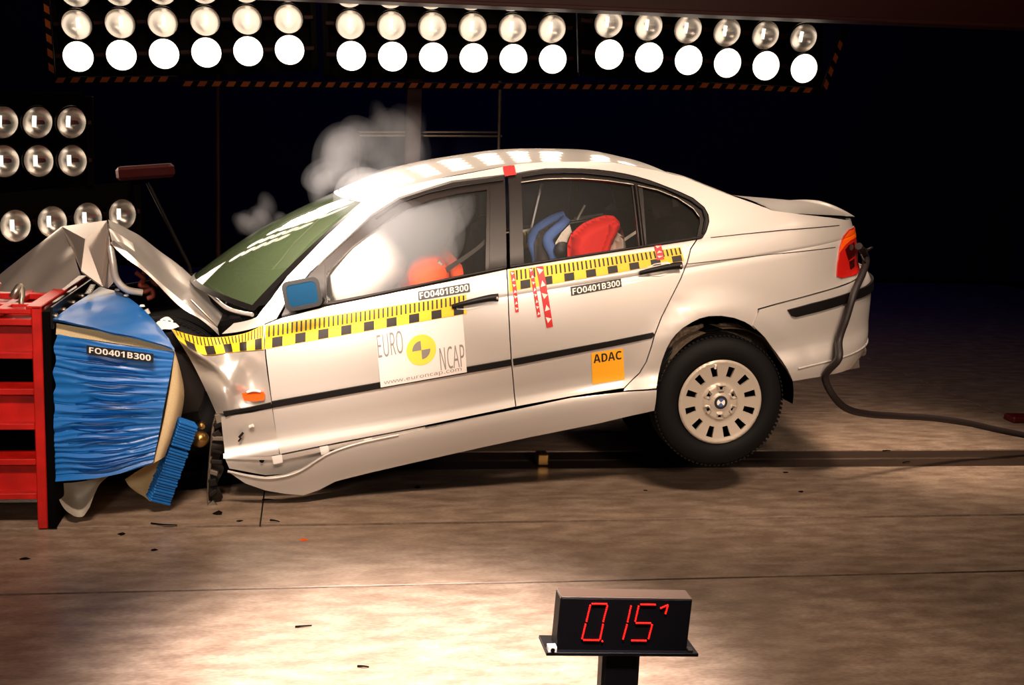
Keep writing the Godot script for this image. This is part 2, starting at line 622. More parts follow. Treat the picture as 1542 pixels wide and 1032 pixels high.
# ---------------------------------------------------------------- the hall
func hall() -> void:
	var base := Builder.new().box(Vector3(1.0, FLOOR - 0.16, 1.0), Vector3(16.0, 0.2, 18.0), 0.0)
	var floor_ := structure("floor", base, M.groove, "pale concrete hall floor of long slabs with dark joints")
	var strips := [[-7.9, -1.798], [-1.786, -0.935], [-0.923, -0.055], [0.285, 1.078], [1.108, 1.784], [1.800, 9.9]]
	var cuts := [[-6.9, 4.49, 8.9], [-6.9, 1.2, 4.49, 8.9], [-6.9, 4.49, 8.9], [-6.9, -0.207, 5.2, 8.9], [-6.9, 8.9], [-6.9, 8.9]]
	for k in strips.size():
		for j in cuts[k].size() - 1:
			var x0: float = cuts[k][j] + 0.003
			var x1: float = cuts[k][j + 1] - 0.003
			var z0: float = strips[k][0]
			var z1: float = strips[k][1]
			put("slab", Builder.new().box(Vector3((x0 + x1) / 2.0, FLOOR - 0.03, (z0 + z1) / 2.0), Vector3(x1 - x0, 0.06, z1 - z0), 0.0012), M.slab, floor_)
	for z in [[-0.045, 0.11], [0.125, 0.275]]:
		put("guide_rail", Builder.new().box(Vector3(1.0, FLOOR - 0.03, (z[0] + z[1]) / 2.0), Vector3(15.8, 0.054, z[1] - z[0]), 0.008), M.rail, floor_)
	structure("wall_back", Builder.new().box(Vector3(1.0, 2.9, -8.0), Vector3(16.4, 6.0, 0.2), 0.0), M.wall, "unlit dark wall behind the lamp banks")
	structure("wall_left", Builder.new().box(Vector3(-7.1, 2.9, 1.0), Vector3(0.2, 6.0, 18.0), 0.0), M.wall, "dark hall wall on the barrier side")
	structure("wall_right", Builder.new().box(Vector3(9.1, 2.9, 1.0), Vector3(0.2, 6.0, 18.0), 0.0), M.wall, "dark hall wall on the approach side")
	structure("wall_front", Builder.new().box(Vector3(1.0, 2.9, 10.0), Vector3(16.4, 6.0, 0.2), 0.0), M.wall, "dark hall wall behind the camera")
	structure("ceiling", Builder.new().box(Vector3(1.0, 6.0, 1.0), Vector3(16.4, 0.2, 18.4), 0.0), M.wall, "dark hall ceiling")
	# the crane girder that crosses over the top of the picture
	var g := thing("overhead_girder", "dark reddish steel girder crossing in front of the topmost lamps", "girder", Vector3(0.8691, 2.5251, -1.2))
	var a: Vector3 = Vector3(-2.7619, 2.1897, -1.2) - g.position
	var b: Vector3 = Vector3(6.7927, 2.3746, -1.2) - g.position
	var d := (b - a).normalized()
	var t := Basis(d, Vector3(0, 0, 1).cross(d), Vector3(0, 0, 1))
	var c := (a + b) / 2.0
	put("lower_flange", Builder.new().box(c + t.y * 0.012, Vector3(a.distance_to(b), 0.024, 0.22), 0.004, t), M.gear_brown, g)
	put("web", Builder.new().box(c + t.y * 0.2, Vector3(a.distance_to(b), 0.36, 0.03), 0.004, t), M.gear_brown, g)
	put("upper_flange", Builder.new().box(c + t.y * 0.39, Vector3(a.distance_to(b), 0.024, 0.22), 0.004, t), M.gear_brown, g)

# ---------------------------------------------------------------- lamp banks
var lamp_parts := {}

func lamp_meshes() -> void:
	var can := Builder.new().lathe(PackedVector2Array([Vector2(0.0, -0.16), Vector2(0.045, -0.16), Vector2(0.05, -0.1), Vector2(0.1, -0.02), Vector2(0.109, 0.0), Vector2(0.109, 0.016), Vector2(0.1, 0.016), Vector2(0.1, 0.004)]), 28)
	var bowl := Builder.new().lathe(PackedVector2Array([Vector2(0.1, 0.004), Vector2(0.092, -0.014), Vector2(0.075, -0.036), Vector2(0.05, -0.056), Vector2(0.024, -0.068), Vector2(0.0, -0.071)]), 28, Transform3D(), -1.0)
	for i in bowl.ns.size():
		bowl.ns[i] = bowl.ns[i] * 1.0
	var lens := Builder.new().lathe(PackedVector2Array([Vector2(0.1, 0.005), Vector2(0.07, 0.011), Vector2(0.035, 0.014), Vector2(0.0, 0.015)]), 28)
	var bulb := Builder.new().tube(PackedVector3Array([Vector3(0, -0.035, -0.035), Vector3(0, -0.035, 0.035)]), 0.013, 10)
	lamp_parts = {"can": can.mesh(), "bowl": bowl.mesh(), "lens": lens.mesh(), "bulb": bulb.mesh()}

# a lamp with its open end towards «aim»
func lamp(parent: Node3D, at: Vector3, aim: Vector3, lit: bool) -> void:
	var y := aim.normalized()
	var x := Vector3.UP.cross(y).normalized()
	var o := put_mesh("lamp", lamp_parts.can, M.gear_dark, parent)
	o.transform = Transform3D(Basis(x, y, x.cross(y)), at)
	put_mesh("reflector", lamp_parts.bowl, M.reflector, o)
	if o.get_parent().position.z < -2.03:
		var l := SpotLight3D.new()
		l.name = "lamp_light"
		l.light_color = Color(1.0, 0.89, 0.78)
		l.light_energy = 0.06
		l.light_size = 0.09
		l.spot_range = 20.0
		l.spot_attenuation = 2.0
		l.spot_angle = 38.0
		l.spot_angle_attenuation = 0.6
		l.shadow_enabled = true
		parent.add_child(l, true)
		var goal := Vector3((parent.position + at).x * 0.85, 0.75, 0.4) - parent.position
		l.look_at_from_position(parent.position + at + y * 0.03, parent.position + goal, Vector3.UP)
	if lit:
		put_mesh("lit_lens", lamp_parts.lens, M.lamp_glow, o)
	else:
		put_mesh("bulb", lamp_parts.bulb, M.lamp_dim, o)

func hazard_edge(parent: Node3D, a: Vector3, b: Vector3, pitch := 0.095) -> void:
	put("edge_board", Builder.new().bar(a, b, 0.02, 0.045), M.gear_dark, parent)
	var d := (b - a).normalized()
	var up := Vector3(0, 0, 1).cross(d).normalized()
	var marks := Builder.new()
	var n := int(a.distance_to(b) / pitch)
	for k in n:
		var c := a + d * pitch * (k + 0.5) + Vector3(0, 0, 0.0115)
		marks.quad(c - d * 0.036 - up * 0.0165, c + d * 0.014 - up * 0.0165, c + d * 0.036 + up * 0.0165, c - d * 0.014 + up * 0.0165, c - Vector3(0, 0, 1))
	put("hazard_stripes", marks, M.hazard, parent)

func lamp_bank(label: String, first: Vector3, last: Vector3, rows: int, rise: Vector3, count: int, group: String, aim: Vector3, lit_row: int) -> Node3D:
	var bank := thing("lamp_bank", label, "lamp bank", first.lerp(last, 0.5), group)
	var o := bank.position
	var d := (last - first).normalized()
	for r in rows:
		put("mounting_bar", Builder.new().bar(first - o - d * 0.17 + rise * r - aim.normalized() * 0.1, last - o + d * 0.17 + rise * r - aim.normalized() * 0.1, 0.05, 0.03), M.gear_brown, bank)
		for k in count:
			lamp(bank, first.lerp(last, float(k) / (count - 1)) - o + rise * r, aim if r == lit_row else aim * 1.0 + Vector3(0.0, -0.16 * r, 0), r == lit_row)
	for e in [first - d * 0.17, last + d * 0.17]:
		put("side_frame", Builder.new().bar(e - o - rise * 0.7 - aim.normalized() * 0.12, e - o + rise * (rows - 0.3) - aim.normalized() * 0.12, 0.04, 0.05), M.gear_dark, bank)
	var mid := (first + last) / 2.0 - o
	var w := first.distance_to(last) + 0.34
	var t := Basis(d, rise.normalized(), d.cross(rise.normalized()))
	put("back_plate", Builder.new().box(mid + rise * (rows - 1) * 0.5 - aim.normalized() * 0.2, Vector3(w, rise.length() * (rows + 0.6), 0.02), 0.002, t), M.gear_dark, bank)
	return bank

func lamp_rigs() -> void:
	lamp_meshes()
	var group := "lamps of the long rear rig"
	var rise := Vector3(-0.01, 0.212, -0.03)
	var aim := Vector3(0.0, -0.12, 1.0)
	var b1 := lamp_bank("left panel of round lamps in the long rig above the wreck", Vector3(-1.5695, 1.913, -2.5), Vector3(-0.1723, 2.0304, -2.5), 5, rise, 6, "", aim, 0)
	var b2 := lamp_bank("middle panel of round lamps in the long rig, over the car roof", Vector3(0.2489, 2.0066, -2.4), Vector3(1.6648, 2.0574, -2.4), 5, rise, 6, "", aim, 0)
	var b3 := lamp_bank("right panel of round lamps in the long rig, over the boot", Vector3(1.9875, 2.087, -2.05), Vector3(3.4037, 2.0651, -2.05), 5, rise, 6, "", aim, 0)
	hazard_edge(b1, Vector3(-1.719, 1.7455, -2.42) - b1.position, Vector3(-0.9126, 1.7937, -2.42) - b1.position)
	hazard_edge(b1, Vector3(-1.7531, 2.346, -2.42) - b1.position, Vector3(-1.7233, 1.7453, -2.42) - b1.position)
	hazard_edge(b2, Vector3(-0.8879, 1.7618, -2.35) - b2.position, Vector3(2.7719, 1.9104, -2.35) - b2.position)
	hazard_edge(b3, Vector3(2.6155, 1.9109, -2) - b3.position, Vector3(3.5353, 1.9139, -2) - b3.position)
	hazard_edge(b3, Vector3(3.5453, 1.9144, -2) - b3.position, Vector3(3.6709, 2.3627, -2) - b3.position)
	# two lamp panels low on the left, turned to the wreck; their lamps are in use but seen from the side
	var side_aim := Vector3(0.62, 0.02, 0.78)
	var l1 := lamp_bank("upright panel with two rows of round lamps, upper left", Vector3(-2.1213, 1.213, -1.86), Vector3(-1.5323, 1.235, -2), 2, Vector3(0, 0.242, 0), 4, "", side_aim, 5)
	var l2 := lamp_bank("low single row of four round lamps behind the crumpled bonnet", Vector3(-1.8337, 0.8295, -1.75), Vector3(-1.2382, 0.8951, -2.05), 1, Vector3(0, 0.24, 0), 4, "", side_aim, 5)
	for bank in [l1, l2]:
		for x in [-0.2, 0.2]:
			put("stand_post", Builder.new().bar(Vector3(x, FLOOR - bank.position.y, -0.2), Vector3(x, 0.0, -0.2), 0.05, 0.05), M.gear_dark, bank)
	var warm := Color(1.0, 0.89, 0.78)
	area("left_bank_light", l1.position + Vector3(0.2, 0.1, 0.25), Vector3(0.2, 0.8, 0.6), Vector2(0.8, 0.4), warm, 0.8)

func background_gear() -> void:
	var s := thing("pipe_scaffold", "pale pipe rail and post standing in the dark behind the car roof", "scaffold", Vector3(4.7373, -0.16, -23.415))
	s.position = Vector3(1.5, FLOOR, -3.4)
	for q in [[Vector3(0.3456, 1.4836, -3.4), Vector3(1.4709, 1.5306, -3.4)], [Vector3(0.3461, 1.458, -3.4), Vector3(1.4829, 1.4997, -3.4)]]:
		put("rail", Builder.new().tube(PackedVector3Array([q[0] - s.position, q[1] - s.position]), 0.009, 8), M.pale_pipe, s)
	put("post", Builder.new().tube(PackedVector3Array([Vector3(1.4324, 2.8469, -3.4) - s.position, Vector3(Vector3(1.4905, 1.3163, -3.4).x, FLOOR, -3.4) - s.position]), 0.014, 8), M.pale_pipe, s)
	put("far_post", Builder.new().tube(PackedVector3Array([Vector3(0.3456, 1.4836, -3.4) - s.position, Vector3(Vector3(0.3456, 1.4836, -3.4).x, FLOOR, -3.4) - s.position]), 0.012, 8), M.gear_dark, s)
	var col := thing("steel_column", "dark red steel column rising behind the smoke", "column", Vector3(Vector3(0.7552, 1.4972, -3.2).x, FLOOR, -3.2))
	for z in [-0.06, 0.06]:
		put("flange", Builder.new().box(Vector3(0, 2.5, z), Vector3(0.11, 5.0, 0.012), 0.002), M.gear_brown, col)
	put("web", Builder.new().box(Vector3(0, 2.5, 0), Vector3(0.012, 5.0, 0.11), 0.002), M.gear_brown, col)
	var p := thing("slim_post", "thin dark post in the gloom left of the windscreen", "post", Vector3(Vector3(-0.711, 1.4361, -3.2).x, FLOOR, -3.2))
	put("tube", Builder.new().tube(PackedVector3Array([Vector3(0, 0, 0), Vector3(0, 4.0, 0)]), 0.02, 10), M.gear_brown, p)
	put("foot", Builder.new().box(Vector3(0, 0.01, 0), Vector3(0.16, 0.02, 0.16)), M.gear_dark, p)
	var c := thing("camera_boom", "dim red padded boom on a thin slanted stand behind the bonnet", "boom", Vector3(Vector3(-0.8566, 0.6619, -1.6).x, FLOOR, -1.6))
	var l: Vector3 = Vector3(-1.1919, 1.1794, -1.6) - c.position
	var r: Vector3 = Vector3(-0.8517, 1.2161, -1.6) - c.position
	put("red_arm", Builder.new().box((l + r) / 2.0, Vector3(l.distance_to(r), 0.085, 0.12), 0.03, Basis(Vector3(0, 0, 1), (r - l).angle_to(Vector3(1, 0, 0)))), M.gear_red, c)
	put("strut", Builder.new().tube(PackedVector3Array([Vector3(-1.0114, 1.1329, -1.6) - c.position, Vector3(-0.7639, 0.6221, -1.6) - c.position, Vector3(0.25, 0.0, 0.0)]), 0.012, 8), M.dark_steel, c)
	put("base_plate", Builder.new().box(Vector3(0.25, 0.012, 0), Vector3(0.4, 0.024, 0.4)), M.gear_dark, c)


# ---------------------------------------------------------------- the barrier
func barrier() -> void:
	var w := thing("barrier_wall", "red steel barrier frame with three beams and a black face plate, at the left edge", "barrier", Vector3(-1.3, FLOOR, 0.65))
	var o := w.position
	var zf := 1.1
	var face := -1.065
	var h := 0.772 - FLOOR
	var mid := FLOOR + h / 2.0
	put("post", Builder.new().box(Vector3(face - 0.020, mid, zf - 0.03) - o, Vector3(0.04, h, 0.06), 0.004), M.barrier_red, w)
	put("rear_post", Builder.new().box(Vector3(face - 0.020, mid, 0.15) - o, Vector3(0.04, h, 0.06), 0.004), M.barrier_red, w)
	var x0 := -2.6
	var x1 := face - 0.04
	for y in [[Vector3(-1.1599, 0.7191, 1.1).y, Vector3(-1.1649, 0.5569, 1.1).y], [Vector3(-1.1688, 0.4339, 1.1).y, Vector3(-1.1742, 0.2627, 1.1).y], [Vector3(-1.178, 0.1399, 1.1).y, Vector3(-1.1834, -0.0322, 1.1).y]]:
		var b := Builder.new()
		b.box(Vector3((x0 + x1) / 2, y[0] - 0.013, zf - 0.07) - o, Vector3(x1 - x0, 0.026, 0.14), 0.003)
		b.box(Vector3((x0 + x1) / 2, y[1] + 0.013, zf - 0.07) - o, Vector3(x1 - x0, 0.026, 0.14), 0.003)
		b.box(Vector3((x0 + x1) / 2, (y[0] + y[1]) / 2, zf - 0.055) - o, Vector3(x1 - x0, y[0] - y[1] - 0.03, 0.02), 0.003)
		put("crossbeam", b, M.barrier_red, w)
		put("rear_crossbeam", Builder.new().box(Vector3((x0 + x1) / 2, (y[0] + y[1]) / 2, 0.15) - o, Vector3(x1 - x0, y[0] - y[1], 0.1), 0.003), M.barrier_red, w)
	var top := Builder.new()
	top.box(Vector3(face - 0.03, 0.766, 0.62) - o, Vector3(0.06, 0.014, 0.96), 0.003)
	top.box(Vector3((x0 + x1) / 2, 0.75, zf - 0.03) - o, Vector3(x1 - x0, 0.02, 0.06), 0.003)
	for z in [0.92, 0.62, 0.32]:
		top.box(Vector3((x0 + x1) / 2, 0.743, z) - o, Vector3(x1 - x0, 0.025, 0.05), 0.003)
	top.box(Vector3((x0 + x1) / 2, 0.715, 0.62) - o, Vector3(x1 - x0, 0.01, 0.9), 0.002)
	for x in [-1.23, -1.5]:
		top.box(Vector3(x, 0.743, 0.62) - o, Vector3(0.035, 0.025, 0.94), 0.003)
	put("top_frame", top, M.barrier_red, w)
	put("dark_web", Builder.new().box(Vector3((x0 + x1) / 2, mid - 0.02, 0.7) - o, Vector3(x1 - x0, h - 0.1, 0.02), 0.003), M.void_black, w)
	put("face_plate", Builder.new().box(Vector3(face + 0.016, mid - 0.01, 0.6) - o, Vector3(0.032, h - 0.02, 1.0), 0.003), M.void_black, w)
	put("top_angle", Builder.new().box(Vector3(face + 0.037, 0.725, 0.6) - o, Vector3(0.01, 0.09, 1.0), 0.002), M.black_plastic, w)
	for z in [1.06, 0.9, 0.7, 0.5, 0.33]:
		put("bolt", Builder.new().lathe(PackedVector2Array([Vector2(0.012, 0), Vector2(0.012, 0.01), Vector2(0.006, 0.014), Vector2(0, 0.014)]), 6, Transform3D(Basis(Vector3(0, 0, 1), -PI / 2), Vector3(face + 0.042, 0.727, z) - o)), M.bare_steel, w)
	# a twisted bright bracket on top of the frame
	var tb := put("bent_bracket", Builder.new().tube(PackedVector3Array([Vector3(-1.2177, 0.777, 0.9), Vector3(-1.2066, 0.7994, 0.9), Vector3(-1.1951, 0.8191, 0.88), Vector3(-1.1836, 0.786, 0.9), Vector3(-1.1827, 0.7529, 0.92), Vector3(-1.1634, 0.723, 0.94)]), 0.02, 7, 4, 0.009), M.bare_steel)
	tag(tb, "small twisted bare metal bracket lying on top of the red frame", "bracket")

	deformable_block()

# pleats of the crushed sheet: t runs down the side, a across it
func crumple(t: float, a: float) -> float:
	var w := t * 0.57 + 0.005 * sin(a * 5.0 + t * 9.0) + 0.004 * sin(a * 11.0 - t * 21.0) + 0.02 * sin(t * 7.0)
	var deep := 0.6 + 0.4 * sin(t * 13.0 + a * 2.0)
	return 0.011 * deep * sqrt(absf(sin(w * 62.0))) + 0.008 * sqrt(absf(sin(w * 33.0 + 0.8 + a * 0.6))) + 0.002 * sin(w * 230.0) + 0.003 * sin(t * 11.0 - a * 3.0)

func deformable_block() -> void:
	var d := thing("deformable_block", "crushed blue aluminium honeycomb block between red barrier and car front", "crash block", Vector3(-0.85, 0.3, 0.7))
	var o := d.position
	var c := [Vector3(-1.0189, 0.6564, 1.07), Vector3(-0.5547, 0.5902, 1.07), Vector3(-0.6448, 0.1111, 1.07), Vector3(-1.0481, 0.0338, 1.07)]
	var side := func(a: float, b: float) -> Vector3:
		var p: Vector3 = patch(c, a, b)
		p.z += crumple(b, a) * (0.35 + 0.65 * smoothstep(0.06, 0.3, b)) * (0.8 + 0.4 * (1.0 - a)) + 0.03 * sin(a * 3.0)
		p.x += 0.006 * sin(p.y * 60.0) * smoothstep(0.3, 0.0, a)
		p.y += 0.006 * sin(a * 5.0 + b * 2.0) * b
		return p - o
	put("crumpled_side", Builder.new().surface(side, 34, 260), M.blue, d)
	# crushed folds: thin lips of sheet that stand out of the side
	var rng := RandomNumberGenerator.new()
	rng.seed = 4
	var lips := Builder.new()
	for k in 30:
		var b0 := 0.05 + 0.93 * k / 30.0 + rng.randf_range(-0.01, 0.01)
		var a0 := rng.randf_range(0.0, 0.35)
		var a1 := rng.randf_range(0.6, 1.0)
		var dip := rng.randf_range(-0.03, 0.02)
		var hgt := rng.randf_range(0.010, 0.020)
		lips.surface(func(a: float, b: float) -> Vector3:
			var e := sin(PI * a)
			return side.call(lerpf(a0, a1, a), clampf(b0 + dip * sin(a * 3.0) + 0.012 * b, 0, 1)) + Vector3(0, 0, 0.003 + hgt * e * (1.0 - b)), 14, 2)
	var fold := put("folds", lips, M.blue, d)
	fold.set_meta("kind", "stuff")
	# the bare honeycomb: top strip, bulged front and underside
	var edge_top := PackedVector3Array([Vector3(-1.0173, 0.6983, 1.06), Vector3(-0.7939, 0.6576, 1.06), Vector3(-0.5583, 0.6022, 1.06)])
	var edge_low := PackedVector3Array([Vector3(-1.0211, 0.6518, 1.06), Vector3(-0.7946, 0.6189, 1.06), Vector3(-0.5559, 0.5827, 1.06)])
	put("core_top", Builder.new().surface(func(a: float, b: float) -> Vector3: return net_at([edge_top, edge_low], a, b) - o, 12, 3), M.core, d)
	var f0 := PackedVector3Array([Vector3(-0.5547, 0.5902, 1.07), Vector3(-0.5745, 0.4471, 1.07), Vector3(-0.6055, 0.2771, 1.07), Vector3(-0.6448, 0.1111, 1.07)])
	var f1 := PackedVector3Array([Vector3(-0.5443, 0.5115, 1), Vector3(-0.5403, 0.4077, 1.02), Vector3(-0.5647, 0.2668, 1.03), Vector3(-0.612, 0.1224, 1.03)])
	var f2 := PackedVector3Array([Vector3(-0.5855, 0.5161, 0.75), Vector3(-0.5453, 0.3737, 0.82), Vector3(-0.5604, 0.2424, 0.82), Vector3(-0.6153, 0.08, 0.82)])
	put("core_front", Builder.new().surface(func(a: float, b: float) -> Vector3: return net_at([f0, f1, f2], a, b) - o, 20, 8, -1.0), M.core, d)
	var inner := Builder.new()
	var back := [Vector3(-1.0991, 0.6104, 0.6), Vector3(-0.6108, 0.511, 0.6), Vector3(-0.6674, 0.0275, 0.7), Vector3(-1.14, -0.0987, 0.6)]
	var front := [Vector3(-1.0212, 0.6849, 1.03), Vector3(-0.5672, 0.5852, 1.03), Vector3(-0.6553, 0.1111, 1.03), Vector3(-1.0511, 0.0329, 1.03)]
	for k in 4:
		var j := (k + 1) % 4
		inner.quad(front[k] - o, front[j] - o, back[j] - o, back[k] - o, (front[0] + back[2]) / 2 - o)
	put("core_body", inner, M.core, d)
	# cladding sheet torn upwards over the top
	var s0 := PackedVector3Array([Vector3(-1.0238, 0.7211, 1.1), Vector3(-0.8692, 0.6882, 1.1), Vector3(-0.7022, 0.6522, 1.1), Vector3(-0.5512, 0.6016, 1.1)])
	var s1 := PackedVector3Array([Vector3(-0.9938, 0.7379, 0.8), Vector3(-0.8371, 0.7141, 0.85), Vector3(-0.6697, 0.6707, 0.95), Vector3(-0.5699, 0.6197, 1.05)])
	var s2 := PackedVector3Array([Vector3(-0.955, 0.7637, 0.42), Vector3(-0.8334, 0.7449, 0.55), Vector3(-0.681, 0.6855, 0.8), Vector3(-0.5862, 0.6299, 1)])
	var sheet := func(a: float, b: float) -> Vector3:
		var p := net_at([s0, s1, s2], a, b)
		return p + Vector3(0, 0.003 * sin(a * 9.0 + b * 4.0) + 0.0012 * sin(a * 23.0 - b * 11.0), 0) - o
	put("cladding_sheet", Builder.new().surface(sheet, 30, 16, -1.0), M.blue, d)
	var under := func(a: float, b: float) -> Vector3: return sheet.call(a, b) - Vector3(0, 0.006, 0)
	put("cladding_underside", Builder.new().surface(under, 24, 12), M.blue, d)
	for q in [Vector3(-0.8698, 0.7461, 0.5), Vector3(-0.8146, 0.7375, 0.6), Vector3(-0.726, 0.7146, 0.75)]:
		put("rivet", Builder.new().lathe(PackedVector2Array([Vector2(0.012, 0), Vector2(0.009, 0.007), Vector2(0, 0.009)]), 10, Transform3D(Basis(), q - o + Vector3(0, 0.01, 0))), M.letter_white, d)
	# identity plates
	var plate := func(a: float, b: float) -> Vector3:
		return patch([Vector3(-0.889, 0.6246, 1.14), Vector3(-0.6301, 0.592, 1.14), Vector3(-0.6305, 0.5549, 1.14), Vector3(-0.8898, 0.5893, 1.14)], a, b) - o
	var pl := put("identity_plate", Builder.new().surface(plate, 6, 2), M.plate_black, d)
	lettering("lettering", "FO0401B300", func(a: float, b: float) -> Vector3: return plate.call(0.04 + 0.92 * a, 0.16 + 0.68 * b), pl, M.letter_white, 0.0012, 700)
	var plate2 := func(a: float, b: float) -> Vector3:
		return patch([Vector3(-0.9627, 0.7641, 0.76), Vector3(-0.9698, 0.7824, 0.58), Vector3(-0.9472, 0.7813, 0.58), Vector3(-0.9328, 0.7647, 0.76)], a, b) - o + Vector3(0, 0.012, 0)
	var pl2 := put("identity_plate", Builder.new().surface(plate2, 4, 2), M.plate_black, d)
	lettering("lettering", "FO0401B300", func(a: float, b: float) -> Vector3: return plate2.call(0.05 + 0.9 * a, 0.2 + 0.6 * b), pl2, M.letter_white, 0.0012, 700)
	# the bumper element that hangs off the front, its blue face in tight pleats
	var q := [Vector3(-0.5435, 0.2764, 1), Vector3(-0.4739, 0.2399, 0.96), Vector3(-0.6024, -0.1314, 0.9), Vector3(-0.6778, -0.0897, 0.96)]
	var pleats := Builder.new()
	for part_ in [[0.0, 0.30], [0.33, 1.0]]:
		var n := int((part_[1] - part_[0]) * 30)
		for k in n:
			var t0 := lerpf(part_[0], part_[1], float(k) / n)
			var t1 := lerpf(part_[0], part_[1], (k + 0.8) / n)
			var cc: Vector3 = patch(q, 0.5, (t0 + t1) / 2) - o
			var across: Vector3 = (patch(q, 1, t0) - patch(q, 0, t0))
			var down: Vector3 = (patch(q, 0.5, t1) - patch(q, 0.5, t0))
			var x := across.normalized()
			var y := (down - x * down.dot(x)).normalized()
			pleats.box(cc + x.cross(y) * 0.02, Vector3(across.length() * (1.0 + 0.03 * sin(k * 2.3)), down.length(), 0.05 + 0.006 * sin(k * 1.7)), 0.003, Basis(x, y, x.cross(y)))
	var pm := put("pleated_face", pleats, M.blue, d)
	pm.set_meta("kind", "stuff")
	var e0 := PackedVector3Array([Vector3(-0.7455, -0.0855, 0.85), Vector3(-0.708, -0.0974, 0.88), Vector3(-0.6792, -0.1025, 0.93)])
	var e1 := PackedVector3Array([Vector3(-0.7892, -0.0768, 0.78), Vector3(-0.7211, -0.0527, 0.82), Vector3(-0.6367, 0.0048, 0.95)])
	var e2 := PackedVector3Array([Vector3(-0.8103, -0.0553, 0.75), Vector3(-0.723, 0.0142, 0.8), Vector3(-0.6013, 0.1198, 0.96)])
	put("element_core", Builder.new().surface(func(a: float, b: float) -> Vector3: return net_at([e0, e1, e2], a, b) - o, 10, 8, -1.0), M.core, d)
	# a tongue of milky sheet below the block
	var t0r := PackedVector3Array([Vector3(-1.0531, -0.0061, 0.96), Vector3(-1.0007, -0.0223, 0.9), Vector3(-0.9223, -0.0143, 0.88), Vector3(-0.8304, 0.0238, 0.9)])
	var t1r := PackedVector3Array([Vector3(-1.0368, -0.0513, 1.02), Vector3(-1.0175, -0.1007, 0.85), Vector3(-0.9568, -0.0923, 0.85), Vector3(-0.8721, 0.0014, 0.98)])
	var t2r := PackedVector3Array([Vector3(-1.0034, -0.0906, 1.06), Vector3(-0.99, -0.1251, 0.94), Vector3(-0.952, -0.1197, 0.94), Vector3(-0.8901, -0.0325, 1.02)])
	var t3r := PackedVector3Array([Vector3(-0.9652, -0.1167, 1.07), Vector3(-0.9526, -0.13, 1.04), Vector3(-0.9338, -0.1244, 1.04), Vector3(-0.9053, -0.0803, 1.06)])
	put("sheet_tongue", Builder.new().surface(func(a: float, b: float) -> Vector3: return net_at([t0r, t1r, t2r, t3r], a, b) - o, 20, 20), M.milky, d)


# ---------------------------------------------------------------- the car's shape
# car axes: s runs rearwards from the rear hub and round the tail, v up, z to the car's left
const VK := [0.2, 0.27, 0.36, 0.44, 0.52, 0.6, 0.69, 0.85, 1, 1.07, 1.11, 1.2, 1.35, 1.48, 1.54, 1.6]
const WK := [0.79, 0.815, 0.85, 0.866, 0.847, 0.858, 0.868, 0.862, 0.84, 0.815, 0.79, 0.745, 0.665, 0.585, 0.53, 0.45]
const UEV := [0.3, 0.36, 0.45, 0.6, 0.735, 0.765, 0.8, 0.9, 1, 1.08, 1.16]
const UEU := [0.88, 0.98, 1.03, 1.062, 1.078, 1.068, 1.01, 1.01, 1.006, 0.99, 0.94]
const TK := [-1.56, -1.416, -1.25, -1.08, -0.93, -0.786, -0.687, -0.572, -0.4, -0.258, -0.185, -0.075, 0.062, 0.149, 0.238, 0.34, 0.44, 0.6, 0.8, 1.0]
const TV := [1.44, 1.475, 1.506, 1.523, 1.53, 1.535, 1.535, 1.528, 1.507, 1.485, 1.464, 1.424, 1.372, 1.323, 1.273, 1.213, 1.168, 1.126, 1.085, 1.045]
const SC := 0.5
const CREASES := [0.444, 0.474, 0.505, 0.985, 0.981, 0.977, 0.973]

func spline(xs: Array, ys: Array, x: float) -> float:
	var n := xs.size()
	if x <= xs[0]:
		return ys[0]
	if x >= xs[n - 1]:
		return ys[n - 1]
	var i := 0
	while xs[i + 1] < x:
		i += 1
	var m := func(k: int) -> float: return (ys[mini(k + 1, n - 1)] - ys[maxi(k - 1, 0)]) / (xs[mini(k + 1, n - 1)] - xs[maxi(k - 1, 0)])
	var h: float = xs[i + 1] - xs[i]
	var t: float = (x - xs[i]) / h
	return (2 * t * t * t - 3 * t * t + 1) * ys[i] + (t * t * t - 2 * t * t + t) * h * m.call(i) + (3 * t * t - 2 * t * t * t) * ys[i + 1] + (t * t * t - t * t) * h * m.call(i + 1)

var half_cache := PackedFloat32Array()
func half_width(s: float, v: float) -> float:
	if half_cache.is_empty():
		for k in 1701:
			half_cache.append(spline(VK, WK, k * 0.001))
	var f := clampf(v, 0.0, 1.699) * 1000.0
	var w := lerpf(half_cache[int(f)], half_cache[int(f) + 1], f - int(f))
	var r := maxf(0.0, s + 0.25)
	var arch := Vector2(s - 0.08, v - 0.39).length()
	var flare := 0.014 * smoothstep(0.48, 0.365, arch) * smoothstep(0.28, 0.42, v) if arch < 0.48 else 0.0
	return w + flare - 0.055 * r * r - 0.0035 * exp(-pow((v - 0.979) / 0.004, 2.0))

var end_cache := PackedFloat32Array()
func tail_end(v: float) -> float:
	if end_cache.is_empty():
		for k in 1301:
			end_cache.append(spline(UEV, UEU, k * 0.001))
	return end_cache[int(clampf(v, 0.0, 1.3) * 1000.0)]

func skin(s: float, v: float) -> Vector3:
	if s <= SC:
		return Vector3(s, v, half_width(s, v))
	var a := tail_end(v) - SC
	var b := half_width(SC, v)
	var t := (s - SC) / (2.25 * a)
	if t > 1.0:
		return Vector3(tail_end(v), v, -(t - 1.0) * b)
	var p1 := Vector2(SC + 0.75 * a, b - 0.11 * (SC + 0.25) * a * 0.75)
	var p2 := Vector2(SC + a, b * 0.66)
	var q := Vector2(SC, b) * pow(1 - t, 3) + p1 * 3 * t * (1 - t) * (1 - t) + p2 * 3 * t * t * (1 - t) + Vector2(SC + a, 0) * t * t * t
	return Vector3(q.x, v, q.y)

